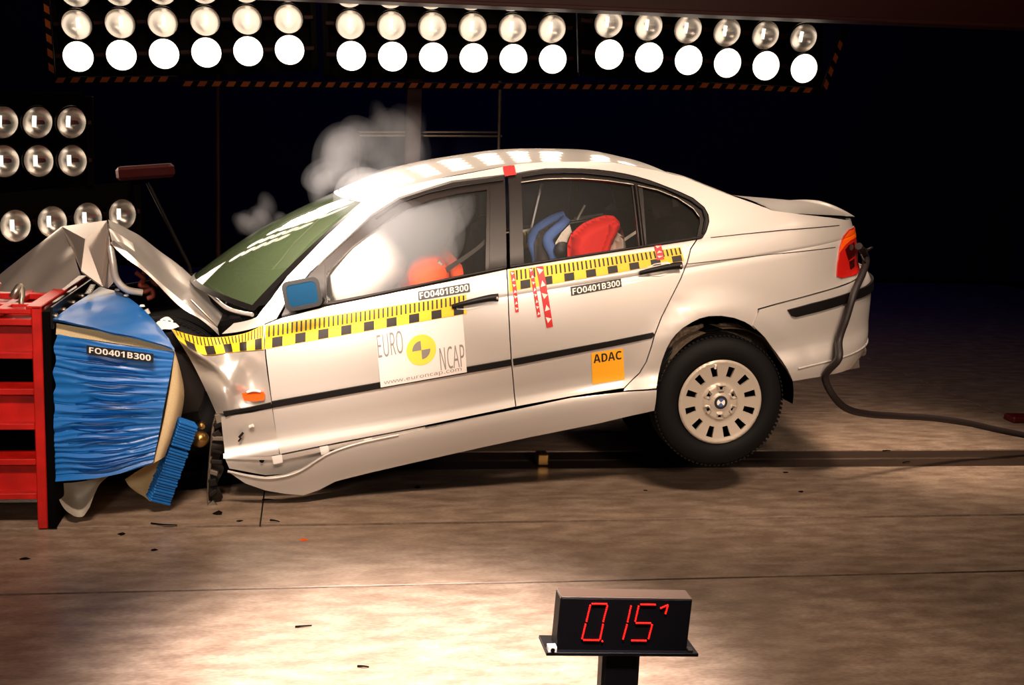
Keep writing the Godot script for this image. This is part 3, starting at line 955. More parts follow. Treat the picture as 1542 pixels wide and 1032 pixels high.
# the skin moved outwards by off
func skin_out(off: float) -> Callable:
	return func(p: Vector2) -> Vector3:
		if off == 0.0:
			return skin(p.x, p.y)
		var e := 0.003
		var at := skin(p.x, p.y)
		var n := (skin(p.x + e, p.y) - skin(p.x - e, p.y)).cross(skin(p.x, p.y + e) - skin(p.x, p.y - e)).normalized()
		return at + n * off

func mirrored(f: Callable) -> Callable:
	return func(p: Vector2) -> Vector3: return f.call(p) * Vector3(1, 1, -1)

func shrunk(outline: PackedVector2Array, by: float) -> PackedVector2Array:
	return Geometry2D.offset_polygon(outline, -by, Geometry2D.JOIN_MITER)[0]

# the same plate on the near (left) side and, if wanted, on the far side
func plate(called: String, outline: PackedVector2Array, holes: Array, m: Material, parent: Node3D, off := 0.0, depth := 0.012, gap := 0.0, both := true, cell := 0.05) -> MeshInstance3D:
	var o := outline if gap == 0.0 else shrunk(outline, gap)
	var f := skin_out(off)
	var lines := PackedFloat32Array(CREASES)
	var near := put(called, Builder.new().panel(o, holes, cell, f, depth, 1.0, lines), m, parent)
	if both:
		put(called, Builder.new().panel(o, holes, cell * 1.6, mirrored(f), depth, -1.0), m, parent)
	return near

# four corners in (s, v) as a surface for tapes and lettering
func decal(c: PackedVector2Array, off: float) -> Callable:
	var f := skin_out(off)
	return func(a: float, b: float) -> Vector3: return f.call(patch([c[0], c[1], c[2], c[3]], a, b))

var body: Node3D

func car() -> void:
	body = thing("silver_car", "silver four-door saloon car, nose crushed against the blue barrier, tail raised", "car", CAR_AT)
	body.rotation_degrees.z = CAR_TILT
	car_sides()
	car_top()
	car_tail()
	car_front()
	car_marks()
	car_wheels()
	car_inside()

func car_sides() -> void:
	var doors_front := PackedVector2Array([Vector2(-1.9539, 1.0211), Vector2(-1.8703, 1.0393), Vector2(-1.6875, 1.0568), Vector2(-1.3221, 1.0731), Vector2(-0.9422, 1.0913), Vector2(-0.8557, 1.0959), Vector2(-0.8696, 0.9972), Vector2(-0.8806, 0.9098), Vector2(-0.8921, 0.791), Vector2(-0.9003, 0.6846), Vector2(-0.9019, 0.589), Vector2(-0.9056, 0.4711), Vector2(-1.1439, 0.4629), Vector2(-1.4491, 0.4517), Vector2(-1.7188, 0.447), Vector2(-1.9825, 0.4388), Vector2(-1.9853, 0.5115), Vector2(-1.9808, 0.6215), Vector2(-1.9761, 0.6986), Vector2(-1.9714, 0.7939), Vector2(-1.9667, 0.8904)])
	var doors_rear := PackedVector2Array([Vector2(-0.8557, 1.0959), Vector2(-0.5876, 1.0975), Vector2(-0.2277, 1.0984), Vector2(0.0437, 1.0976), Vector2(0.0003, 1.06), Vector2(-0.0279, 1.0047), Vector2(-0.0712, 0.9357), Vector2(-0.1309, 0.8534), Vector2(-0.1853, 0.7758), Vector2(-0.2288, 0.6986), Vector2(-0.253, 0.6388), Vector2(-0.2793, 0.5782), Vector2(-0.3146, 0.5285), Vector2(-0.3944, 0.4717), Vector2(-0.6463, 0.4749), Vector2(-0.9056, 0.4711), Vector2(-0.9019, 0.589), Vector2(-0.9003, 0.6846), Vector2(-0.8921, 0.791), Vector2(-0.8806, 0.9098), Vector2(-0.8696, 0.9972)])
	var fd := plate("front_door", doors_front, [], M.paint, body, 0.0, 0.018, 0.0025)
	var rd := plate("rear_door", doors_rear, [], M.paint, body, 0.0, 0.018, 0.0025)
	# the one-piece side frame: windscreen pillar, roof rail, rear pillar and quarter
	var rear := PackedVector2Array([Vector2(0.44, 1.168), Vector2(0.52, 1.146), Vector2(0.6, 1.126), Vector2(0.7, 1.105), Vector2(0.8, 1.085), Vector2(0.95, 1.058), Vector2(1.15, 1.04), Vector2(1.25, 1.035), Vector2(1.25, 0.78), Vector2(1.0, 0.782), Vector2(0.6, 0.765), Vector2(0.278, 0.742)])
	var outer := PackedVector2Array([Vector2(-1.9837, 1.0508), Vector2(-1.9467, 1.0865), Vector2(-1.9105, 1.1166), Vector2(-1.8214, 1.204), Vector2(-1.6308, 1.3435), Vector2(-1.4174, 1.4809), Vector2(-1.2688, 1.5072), Vector2(-1.0801, 1.5227), Vector2(-0.9832, 1.5244), Vector2(-0.7862, 1.5335), Vector2(-0.6872, 1.5364), Vector2(-0.5721, 1.5288), Vector2(-0.4003, 1.5074), Vector2(-0.2597, 1.4849), Vector2(-0.1858, 1.4625), Vector2(-0.0752, 1.4241), Vector2(0.0619, 1.3734), Vector2(0.1491, 1.3225), Vector2(0.2376, 1.2732), Vector2(0.3425, 1.2204)])
	outer.append_array(rear)
	outer.append_array(PackedVector2Array([Vector2(0.2575, 0.6448), Vector2(0.2387, 0.6676), Vector2(0.2074, 0.6922), Vector2(0.1572, 0.7197), Vector2(0.0969, 0.7392), Vector2(0.036, 0.7477), Vector2(-0.0097, 0.7442), Vector2(-0.0497, 0.732), Vector2(-0.0933, 0.7141), Vector2(-0.1276, 0.6914), Vector2(-0.1556, 0.6643), Vector2(-0.1806, 0.6265), Vector2(-0.2027, 0.5781), Vector2(-0.2229, 0.5195), Vector2(-0.2484, 0.4511), Vector2(-0.3964, 0.4616), Vector2(-0.3914, 0.4712), Vector2(-0.3114, 0.528), Vector2(-0.2762, 0.5776), Vector2(-0.2499, 0.6383), Vector2(-0.2257, 0.6981), Vector2(-0.1822, 0.7753), Vector2(-0.1278, 0.853), Vector2(-0.0681, 0.9352), Vector2(-0.0248, 1.0042), Vector2(0.0034, 1.0596), Vector2(0.0468, 1.0972), Vector2(0.0693, 1.0969), Vector2(0.0965, 1.1224), Vector2(0.1223, 1.1633), Vector2(0.1263, 1.1956), Vector2(0.1162, 1.23), Vector2(0.0739, 1.2781), Vector2(0.0187, 1.3144), Vector2(-0.046, 1.3505), Vector2(-0.1051, 1.3828), Vector2(-0.1683, 1.4111), Vector2(-0.2209, 1.4303), Vector2(-0.2711, 1.4462), Vector2(-0.3396, 1.4645), Vector2(-0.4091, 1.4784), Vector2(-0.4914, 1.4916), Vector2(-0.5805, 1.5021), Vector2(-0.6533, 1.5024), Vector2(-0.7235, 1.4999), Vector2(-0.8516, 1.5023), Vector2(-1.0221, 1.5061), Vector2(-1.15, 1.4882), Vector2(-1.2769, 1.4675), Vector2(-1.4088, 1.4131), Vector2(-1.5449, 1.3229), Vector2(-1.7243, 1.2068), Vector2(-1.8465, 1.0991), Vector2(-1.8966, 1.0377), Vector2(-1.9534, 1.0239)]))
	plate("side_frame", outer, [], M.paint, body, 0.0, 0.02)
	# black window frames and the glass in them
	var ff := PackedVector2Array([Vector2(-1.8727, 1.0425), Vector2(-1.8417, 1.093), Vector2(-1.719, 1.2032), Vector2(-1.5401, 1.3165), Vector2(-1.4039, 1.4066), Vector2(-1.2721, 1.461), Vector2(-1.1452, 1.4817), Vector2(-1.0175, 1.4996), Vector2(-0.8531, 1.4966), Vector2(-0.774, 1.4992), Vector2(-0.8537, 1.104), Vector2(-0.9415, 1.094), Vector2(-1.3216, 1.0758), Vector2(-1.687, 1.0595)])
	var fg := PackedVector2Array([Vector2(-1.6729, 1.0741), Vector2(-1.6529, 1.1937), Vector2(-1.5212, 1.2881), Vector2(-1.3719, 1.3675), Vector2(-1.2502, 1.4172), Vector2(-1.1297, 1.4385), Vector2(-1.0045, 1.4478), Vector2(-0.8712, 1.4472), Vector2(-0.9514, 1.1038), Vector2(-1.3195, 1.0866)])
	var rf := PackedVector2Array([Vector2(-0.7584, 1.4986), Vector2(-0.7243, 1.497), Vector2(-0.6542, 1.4995), Vector2(-0.5814, 1.4993), Vector2(-0.4923, 1.4888), Vector2(-0.41, 1.4755), Vector2(-0.3404, 1.4616), Vector2(-0.2719, 1.4433), Vector2(-0.2217, 1.4274), Vector2(-0.1691, 1.4081), Vector2(-0.1059, 1.3799), Vector2(-0.0468, 1.3476), Vector2(0.0179, 1.3115), Vector2(0.0731, 1.2752), Vector2(0.1127, 1.229), Vector2(0.1215, 1.1963), Vector2(0.1176, 1.164), Vector2(0.0918, 1.123), Vector2(0.0653, 1.0945), Vector2(-0.2286, 1.0957), Vector2(-0.588, 1.0962), Vector2(-0.8396, 1.0992)])
	var rg := PackedVector2Array([Vector2(-0.7065, 1.4559), Vector2(-0.5933, 1.4554), Vector2(-0.5039, 1.4462), Vector2(-0.4214, 1.4335), Vector2(-0.3069, 1.4089), Vector2(-0.2, 1.3777), Vector2(-0.2352, 1.1052), Vector2(-0.5088, 1.1021), Vector2(-0.7744, 1.1027)])
	var qg := PackedVector2Array([Vector2(-0.1504, 1.3589), Vector2(-0.0852, 1.3379), Vector2(-0.0015, 1.2886), Vector2(0.0611, 1.2318), Vector2(0.0822, 1.19), Vector2(0.0776, 1.1668), Vector2(0.0472, 1.1088), Vector2(-0.1964, 1.1085)])
	var wf := plate("window_frame", ff, [fg], M.pillar, body, -0.004, 0.02, 0.0, true, 0.06)
	plate("window_frame", rf, [rg, qg], M.pillar, body, -0.004, 0.02, 0.0, true, 0.06)
	for g in [fg, rg, qg]:
		var big: PackedVector2Array = Geometry2D.offset_polygon(g, 0.006)[0]
		plate("window_glass", big, [], M.window, body, -0.016, 0.0, 0.0, true, 0.12)
	# raised ribs of the door frames, the belt strips and the two plates of the centre pillar
	for q in [PackedVector2Array([Vector2(-0.8541, 1.4538), Vector2(-0.7885, 1.4537), Vector2(-0.8611, 1.1051), Vector2(-0.9337, 1.1013)]), PackedVector2Array([Vector2(-0.7637, 1.4592), Vector2(-0.7112, 1.4625), Vector2(-0.7789, 1.1033), Vector2(-0.839, 1.1019)])]:
		plate("pillar_cover", q, [], M.pillar, body, 0.004, 0.006)
	var rib := func(path: PackedVector2Array, r: float, off: float, m: Material, called: String) -> void:
		var f := skin_out(off)
		var pts := PackedVector3Array()
		for i in path.size() - 1:
			var n := maxi(1, int(path[i].distance_to(path[i + 1]) / 0.03))
			for k in n:
				pts.append(f.call(path[i].lerp(path[i + 1], float(k) / n)))
		pts.append(f.call(path[path.size() - 1]))
		put(called, Builder.new().tube(pts, r, 6), m, body)
	rib.call(PackedVector2Array([Vector2(-1.3953, 1.3881), Vector2(-1.2725, 1.4436), Vector2(-1.1392, 1.4662), Vector2(-0.9981, 1.4764), Vector2(-0.858, 1.4765), Vector2(-0.7863, 1.4757)]), 0.005, 0.003, M.black_plastic, "window_seal")
	rib.call(PackedVector2Array([Vector2(-0.698, 1.4771), Vector2(-0.5841, 1.4781), Vector2(-0.4977, 1.4694), Vector2(-0.4152, 1.4567), Vector2(-0.2863, 1.4256), Vector2(-0.1829, 1.3934), Vector2(-0.0524, 1.3393), Vector2(0.0581, 1.2683), Vector2(0.1036, 1.2198), Vector2(0.105, 1.1778), Vector2(0.0753, 1.1165)]), 0.005, 0.003, M.black_plastic, "window_seal")
	rib.call(PackedVector2Array([Vector2(-0.7084, 1.4547), Vector2(-0.5936, 1.4539), Vector2(-0.5042, 1.4448), Vector2(-0.4218, 1.4321), Vector2(-0.3072, 1.4074), Vector2(-0.1973, 1.3758), Vector2(-0.086, 1.335), Vector2(-0.0019, 1.2872), Vector2(0.0607, 1.2304), Vector2(0.079, 1.1904)]), 0.003, 0.002, M.bare_steel, "bright_edge")
	rib.call(PackedVector2Array([Vector2(-1.6833, 1.0645), Vector2(-1.5151, 1.0705), Vector2(-1.3208, 1.0799), Vector2(-1.0785, 1.0911), Vector2(-0.8577, 1.1003)]), 0.006, 0.004, M.pillar, "belt_strip")
	rib.call(PackedVector2Array([Vector2(-0.8393, 1.1006), Vector2(-0.5869, 1.1003), Vector2(-0.2273, 1.0998), Vector2(0.0636, 1.0991)]), 0.006, 0.004, M.pillar, "belt_strip")
	rib.call(PackedVector2Array([Vector2(-0.1818, 1.3737), Vector2(-0.2178, 1.0999)]), 0.011, 0.0, M.pillar, "glass_divider")
	# black rubbing strips
	var strip_front := PackedVector2Array([Vector2(-1.9739, 0.686), Vector2(-1.7095, 0.6892), Vector2(-1.4131, 0.6922), Vector2(-1.1121, 0.6953), Vector2(-0.9033, 0.6975), Vector2(-0.9037, 0.6695), Vector2(-1.1158, 0.6679), Vector2(-1.4171, 0.665), Vector2(-1.714, 0.6606), Vector2(-1.976, 0.657)])
	var strip_rear := PackedVector2Array([Vector2(-0.8926, 0.6973), Vector2(-0.6516, 0.7024), Vector2(-0.4328, 0.7069), Vector2(-0.2336, 0.7135), Vector2(-0.2285, 0.7017), Vector2(-0.2426, 0.6883), Vector2(-0.4357, 0.6807), Vector2(-0.6548, 0.6747), Vector2(-0.8932, 0.6677)])
	plate("rubbing_strip", strip_front, [], M.black_plastic, fd, 0.010, 0.011)
	plate("rubbing_strip", strip_rear, [], M.black_plastic, rd, 0.010, 0.011)
	rib.call(PackedVector2Array([Vector2(0.1075, 1.0943), Vector2(0.2692, 1.0872), Vector2(0.4664, 1.0762), Vector2(0.8444, 1.0457)]), 0.0022, 0.0, M.pillar, "body_crease")
	rib.call(PackedVector2Array([Vector2(-0.0357, 0.9968), Vector2(0.1471, 0.9887), Vector2(0.3764, 0.9777), Vector2(0.7635, 0.9534)]), 0.0020, 0.0, M.pillar, "body_crease")
	# handles
	handle(fd, PackedVector2Array([Vector2(-1.1304, 0.9737), Vector2(-1.0689, 0.9819), Vector2(-1.0079, 0.9858), Vector2(-0.9532, 0.9878), Vector2(-0.9204, 0.9842)]), PackedVector2Array([Vector2(-1.1168, 0.9834), Vector2(-1.0673, 0.9919), Vector2(-1.002, 0.9849), Vector2(-0.9626, 0.9671), Vector2(-0.9954, 0.9514), Vector2(-1.0623, 0.9484), Vector2(-1.1091, 0.9572)]))
	handle(rd, PackedVector2Array([Vector2(-0.2616, 0.9917), Vector2(-0.2039, 0.9981), Vector2(-0.1402, 1.0006), Vector2(-0.0925, 1.0009), Vector2(-0.0642, 0.9981)]), PackedVector2Array([Vector2(-0.2305, 1.0081), Vector2(-0.1837, 1.022), Vector2(-0.1235, 1.022), Vector2(-0.0948, 1.0058), Vector2(-0.1194, 0.9733), Vector2(-0.1656, 0.9622), Vector2(-0.2144, 0.9726)]))
	# the sill cover, its front end torn loose and bent outwards, and the bare sill behind it
	var sill := PackedVector2Array([Vector2(-2.2097, 0.4212), Vector2(-2.1352, 0.3851), Vector2(-2.0591, 0.3542), Vector2(-1.9724, 0.3451), Vector2(-1.896, 0.3591), Vector2(-1.8224, 0.3923), Vector2(-1.7535, 0.4155), Vector2(-1.632, 0.4315), Vector2(-1.4512, 0.4383), Vector2(-1.1459, 0.4514), Vector2(-0.9077, 0.4596), Vector2(-0.6474, 0.4692), Vector2(-0.3974, 0.4557), Vector2(-0.2495, 0.4436), Vector2(-0.2637, 0.3428), Vector2(-0.5331, 0.3236), Vector2(-0.8496, 0.3143), Vector2(-1.1, 0.3033), Vector2(-1.3482, 0.289), Vector2(-1.5637, 0.2757), Vector2(-1.7622, 0.2631), Vector2(-1.8417, 0.2366), Vector2(-1.9125, 0.2264), Vector2(-1.9887, 0.2532), Vector2(-2.0706, 0.2923), Vector2(-2.1481, 0.3482)])
	var f0 := skin_out(0.006)
	var peel := func(p: Vector2) -> Vector3: return f0.call(p) + Vector3(0, 0, 0.05 * smoothstep(-1.55, -2.2, p.x))
	put("sill_cover", Builder.new().panel(sill, [], 0.035, peel, 0.012, 1.0, PackedFloat32Array([0.30, 0.345, 0.38])), M.paint, body)
	put("sill_cover", Builder.new().panel(sill, [], 0.08, mirrored(f0), 0.012, -1.0), M.paint, body)
	var lip := PackedVector3Array()
	for q in PackedVector2Array([Vector2(-2.2097, 0.4212), Vector2(-2.1352, 0.3851), Vector2(-2.0591, 0.3542), Vector2(-1.9724, 0.3451), Vector2(-1.896, 0.3591), Vector2(-1.8224, 0.3923), Vector2(-1.7535, 0.4155), Vector2(-1.632, 0.4315), Vector2(-1.4512, 0.4383)]):
		lip.append(peel.call(q) + Vector3(0, 0, 0.003))
	put("sill_lip", Builder.new().tube(lip, 0.006, 6, 4), M.paint, body)
	plate("bare_sill", PackedVector2Array([Vector2(-2.22, 0.4623), Vector2(-1.9851, 0.4236), Vector2(-1.7505, 0.4342), Vector2(-1.4505, 0.4428), Vector2(-0.9077, 0.4596), Vector2(-0.9101, 0.4449), Vector2(-1.3315, 0.4311), Vector2(-1.4555, 0.4085), Vector2(-1.6344, 0.4159), Vector2(-1.7757, 0.3694), Vector2(-1.9471, 0.3203), Vector2(-2.0622, 0.3374), Vector2(-2.2099, 0.4049)]), [], M.torn, body, -0.02, 0.02)
	plate("sill_rail", PackedVector2Array([Vector2(-2.2222, 0.4853), Vector2(-2.0994, 0.4548), Vector2(-1.9835, 0.4328), Vector2(-1.6899, 0.4419), Vector2(-1.3283, 0.4521), Vector2(-1.3306, 0.4372), Vector2(-1.6933, 0.4204), Vector2(-1.9787, 0.4094), Vector2(-2.1026, 0.4359), Vector2(-2.2256, 0.4633)]), [], M.torn, body, -0.004, 0.012)
	for q in [Vector2(-2.0642, 0.4224), Vector2(-1.753, 0.4187)]:
		var at := skin(q.x, q.y)
		put("sill_hole", Builder.new().lathe(PackedVector2Array([Vector2(0.011, -0.004), Vector2(0.011, 0.003), Vector2(0, 0.0035)]), 12, Transform3D(Basis(Vector3(1, 0, 0), PI / 2), at + Vector3(0, 0, -0.014))), M.void_black, body)
	for q in [PackedVector2Array([Vector2(-2.018, 0.436), Vector2(-1.9739, 0.4373), Vector2(-1.9747, 0.3987), Vector2(-2.0161, 0.3968)]), PackedVector2Array([Vector2(-1.8057, 0.441), Vector2(-1.7671, 0.4418), Vector2(-1.7671, 0.4049), Vector2(-1.8031, 0.4019)]), PackedVector2Array([Vector2(-1.6064, 0.4425), Vector2(-1.5704, 0.4439), Vector2(-1.5725, 0.4302), Vector2(-1.6059, 0.4268)])]:
		plate("sill_clip", q, [], M.sticker_white, body, -0.002, 0.012, 0.0, false)
	# black inner shell that closes the gaps between the panels
	var shell := PackedVector2Array([Vector2(-1.9468, 1.0116), Vector2(-1.6893, 1.0458), Vector2(-0.8577, 1.0877), Vector2(-0.2319, 1.0847), Vector2(0.0604, 1.0894), Vector2(-0.0248, 1.0042), Vector2(-0.1278, 0.853), Vector2(-0.2257, 0.6981), Vector2(-0.3045, 0.5333), Vector2(-0.3939, 0.4746), Vector2(-0.9035, 0.4824), Vector2(-1.98, 0.4534), Vector2(-1.9873, 0.7005)])
	plate("inner_shell", shell, [], M.void_black, body, -0.024, 0.0, 0.0, true, 0.12)
	var rearshell := PackedVector2Array([Vector2(0.06, 1.02), Vector2(0.3, 1.12), Vector2(1.2, 0.95), Vector2(1.2, 0.4), Vector2(0.46, 0.36), Vector2(0.4, 0.6), Vector2(0.27, 0.75), Vector2(0.08, 0.82)])
	plate("inner_shell", rearshell, [], M.void_black, body, -0.03, 0.0, 0.0, true, 0.12)
	# rear-view mirror on the door, turned towards the camera
	var sail := PackedVector2Array([Vector2(-1.8723, 1.0452), Vector2(-1.8421, 1.0904), Vector2(-1.727, 1.1903), Vector2(-1.6527, 1.2303), Vector2(-1.68, 1.0668)])
	plate("mirror_base", sail, [], M.pillar, body, 0.003, 0.02)
	var cen: Vector3 = Vector3(-1.7636, 1.1499, 0.99)
	var to_cam: Vector3 = (Vector3(0.12, 0.12, 1.0)).normalized()
	var bx := Vector3.UP.cross(to_cam).normalized()
	var mb := Basis(bx, to_cam.cross(bx), to_cam) * Basis(Vector3(0, 0, 1), 0.02)
	var rr := func(w: float, h: float, r: float) -> PackedVector2Array:
		var p := PackedVector2Array()
		for k in 24:
			var a := TAU * (k + 0.5) / 24
			p.append(Vector2(signf(cos(a)) * (w - r) + r * cos(a), signf(sin(a)) * (h - r) + r * sin(a)))
		return p
	var shape: PackedVector2Array = rr.call(0.079, 0.064, 0.028)
	var glass: PackedVector2Array = rr.call(0.063, 0.047, 0.02)
	var hous := Builder.new()
	hous.panel(shape, [glass], 0.03, func(p: Vector2) -> Vector3: return cen + mb * Vector3(p.x, p.y, 0.0), 0.01)
	hous.surface(func(a: float, b: float) -> Vector3:
		var q := shape[int(a * 24) % 24].lerp(shape[(int(a * 24) + 1) % 24], a * 24 - int(a * 24))
		return cen + mb * Vector3(q.x * cos(b * 1.57), q.y * cos(b * 1.57), -0.085 * sin(b * 1.57)), 24, 6, -1.0)
	var mh := put("mirror_housing", hous, M.black_plastic, body)
	put("mirror_glass", Builder.new().panel(glass, [], 0.05, func(p: Vector2) -> Vector3: return cen + mb * Vector3(p.x, p.y, -0.006)), M.mirror_blue, mh)
	put("mirror_arm", Builder.new().tube(PackedVector3Array([cen + mb * Vector3(0.03, -0.03, -0.05), Vector3(-1.7002, 1.1048, 0.85), Vector3(-1.6974, 1.085, 0.8)]), 0.022, 8), M.black_plastic, mh)

func handle(door: Node3D, grip: PackedVector2Array, cup: PackedVector2Array) -> void:
	for sgn in [1.0, -1.0]:
		var f: Callable = skin_out(0.0)
		var mid := Vector2.ZERO
		for p in cup:
			mid += p / cup.size()
		var hollow := func(p: Vector2) -> Vector3:
			var d := 1e9
			for i in cup.size():
				d = minf(d, p.distance_to(Geometry2D.get_closest_point_to_segment(p, cup[i], cup[(i + 1) % cup.size()])))
			return (f.call(p) + Vector3(0, 0, 0.0015 - 0.004 * minf(d / 0.02, 1.0) + 0.004)) * Vector3(1, 1, sgn)
		put("handle_cup", Builder.new().panel(cup, [], 0.015, hollow, 0.004, sgn), M.paint, door)
		var pts := PackedVector3Array()
		for p in grip:
			pts.append((f.call(p) + Vector3(0, 0, 0.024)) * Vector3(1, 1, sgn))
		pts[0].z -= 0.012 * sgn
		put("door_handle", Builder.new().tube(pts, 0.0095, 10, 5, 0.0185), M.black_plastic, door)
	var k: Vector2 = grip[grip.size() - 1]
	put("lock", Builder.new().lathe(PackedVector2Array([Vector2(0.007, 0), Vector2(0.006, 0.004), Vector2(0, 0.005)]), 12, Transform3D(Basis(Vector3(1, 0, 0), PI / 2), skin(k.x - 0.006, k.y) + Vector3(0, 0, 0.040))), M.bare_steel, door)

func top_at(u: float, t: float, crown: float) -> Vector3:
	var v := spline(TK, TV, u)
	var w := half_width(u, v)
	return Vector3(u, v + crown * (1.0 - t * t), w * t)

func crown_at(u: float) -> float:
	return spline([-1.6, -1.2, -0.5, 0.0, 0.3, 0.6, 1.0], [0.05, 0.066, 0.05, 0.045, 0.05, 0.036, 0.03], u)

func car_top() -> void:
	var u_front := func(t: float) -> float: return -1.53 + 0.115 * pow(absf(t), 2.2)
	var u_rear := func(t: float) -> float: return -0.06 + 0.05 * t * t
	var roof := func(a: float, b: float) -> Vector3:
		var t := 1.0 - 2.0 * b
		var u := lerpf(u_front.call(t), u_rear.call(t), a)
		return top_at(u, t, crown_at(u))
	put("roof", Builder.new().surface(roof, 40, 30, 1.0), M.paint, body)
	put("roof_lining", Builder.new().surface(func(a: float, b: float) -> Vector3: return roof.call(a, b) - Vector3(0, 0.03, 0), 12, 10, -1.0), M.cloth_dark, body)
	# rear window between the rear pillars, with painted margins
	var rw := func(a: float, b: float, m: float, lift: float) -> Vector3:
		var t := (1.0 - 2.0 * b) * m
		var u := lerpf(u_rear.call(t), 0.47 - 0.04 * t * t, a)
		return top_at(u, t, crown_at(u)) + Vector3(0, lift, 0)
	put("rear_window", Builder.new().surface(func(a: float, b: float) -> Vector3: return rw.call(a, b, 0.95, 0.0), 16, 20, 1.0), M.rear_glass, body)
	for sgn in [1.0, -1.0]:
		put("rear_window_margin", Builder.new().surface(func(a: float, b: float) -> Vector3:
			var t: float = lerpf(0.945, 1.0, b) * sgn
			var u := lerpf(u_rear.call(t), 0.47 - 0.04 * t * t, a)
			return top_at(u, t, crown_at(u)) + Vector3(0, 0.002, 0), 16, 2, -sgn), M.paint, body)
	var lid := func(a: float, b: float) -> Vector3:
		var t := 1.0 - 2.0 * b
		var u := lerpf(0.48 - 0.04 * t * t, 0.985, a)
		var p := top_at(minf(u, SC), t, crown_at(u))
		if u > SC:
			var v := spline(TK, TV, u)
			var e := skin(SC + (u - SC) * 1.35, v)
			p = Vector3(lerpf(u, e.x, absf(t) * 0.6), v + crown_at(u) * (1 - t * t), e.z * t)
		p.y += 0.012 * smoothstep(0.9, 1.0, a) * (1 - t * t)
		return p
	put("boot_lid", Builder.new().surface(lid, 22, 24, 1.0), M.paint, body)
	var seam := PackedVector3Array()
	for k in 15:
		seam.append(lid.call(0.02 + 0.97 * k / 14.0, 0.012) + Vector3(0, -0.008, 0.003))
	put("boot_seam", Builder.new().tube(seam, 0.005, 6), M.void_black, body)
	# windscreen: near and far edges are straight pillars, the middle bows forward
	var screen := func(a: float, b: float) -> Vector3:
		var t := 1.0 - 2.0 * b
		var top := Vector3(u_front.call(t), 0, 0)
		top = top_at(top.x, t, crown_at(top.x)) + Vector3(-0.004, -0.004, 0)
		var foot := Vector3(-1.985 - 0.335 * (1.0 - pow(absf(t), 2.0)), 1.078 + 0.10 * (1.0 - t * t), 0.80 * t)
		var p := top.lerp(foot, a)
		var nrm := Vector3(-0.62, 0.78, 0)
		return p + nrm * 0.035 * sin(PI * a) * (0.35 + 0.65 * (1 - t * t))
	put("windscreen", Builder.new().surface(screen, 30, 36, 1.0, 0.0, 1.0, 0.012, 0.988), M.screen, body)
	for q in [[0.0, 1.0, 0.0, 0.02], [0.0, 1.0, 0.98, 1.0], [0.0, 0.025, 0.02, 0.98], [0.965, 1.0, 0.02, 0.98]]:
		var b := Builder.new().surface(func(a: float, c: float) -> Vector3: return screen.call(a, c) + Vector3(-0.002, 0.003, 0), 24 if q[1] - q[0] > 0.5 else 2, 24 if q[3] - q[2] > 0.5 else 2, 1.0, q[0], q[1], q[2], q[3])
		put("windscreen_seal", b, M.black_plastic, body)

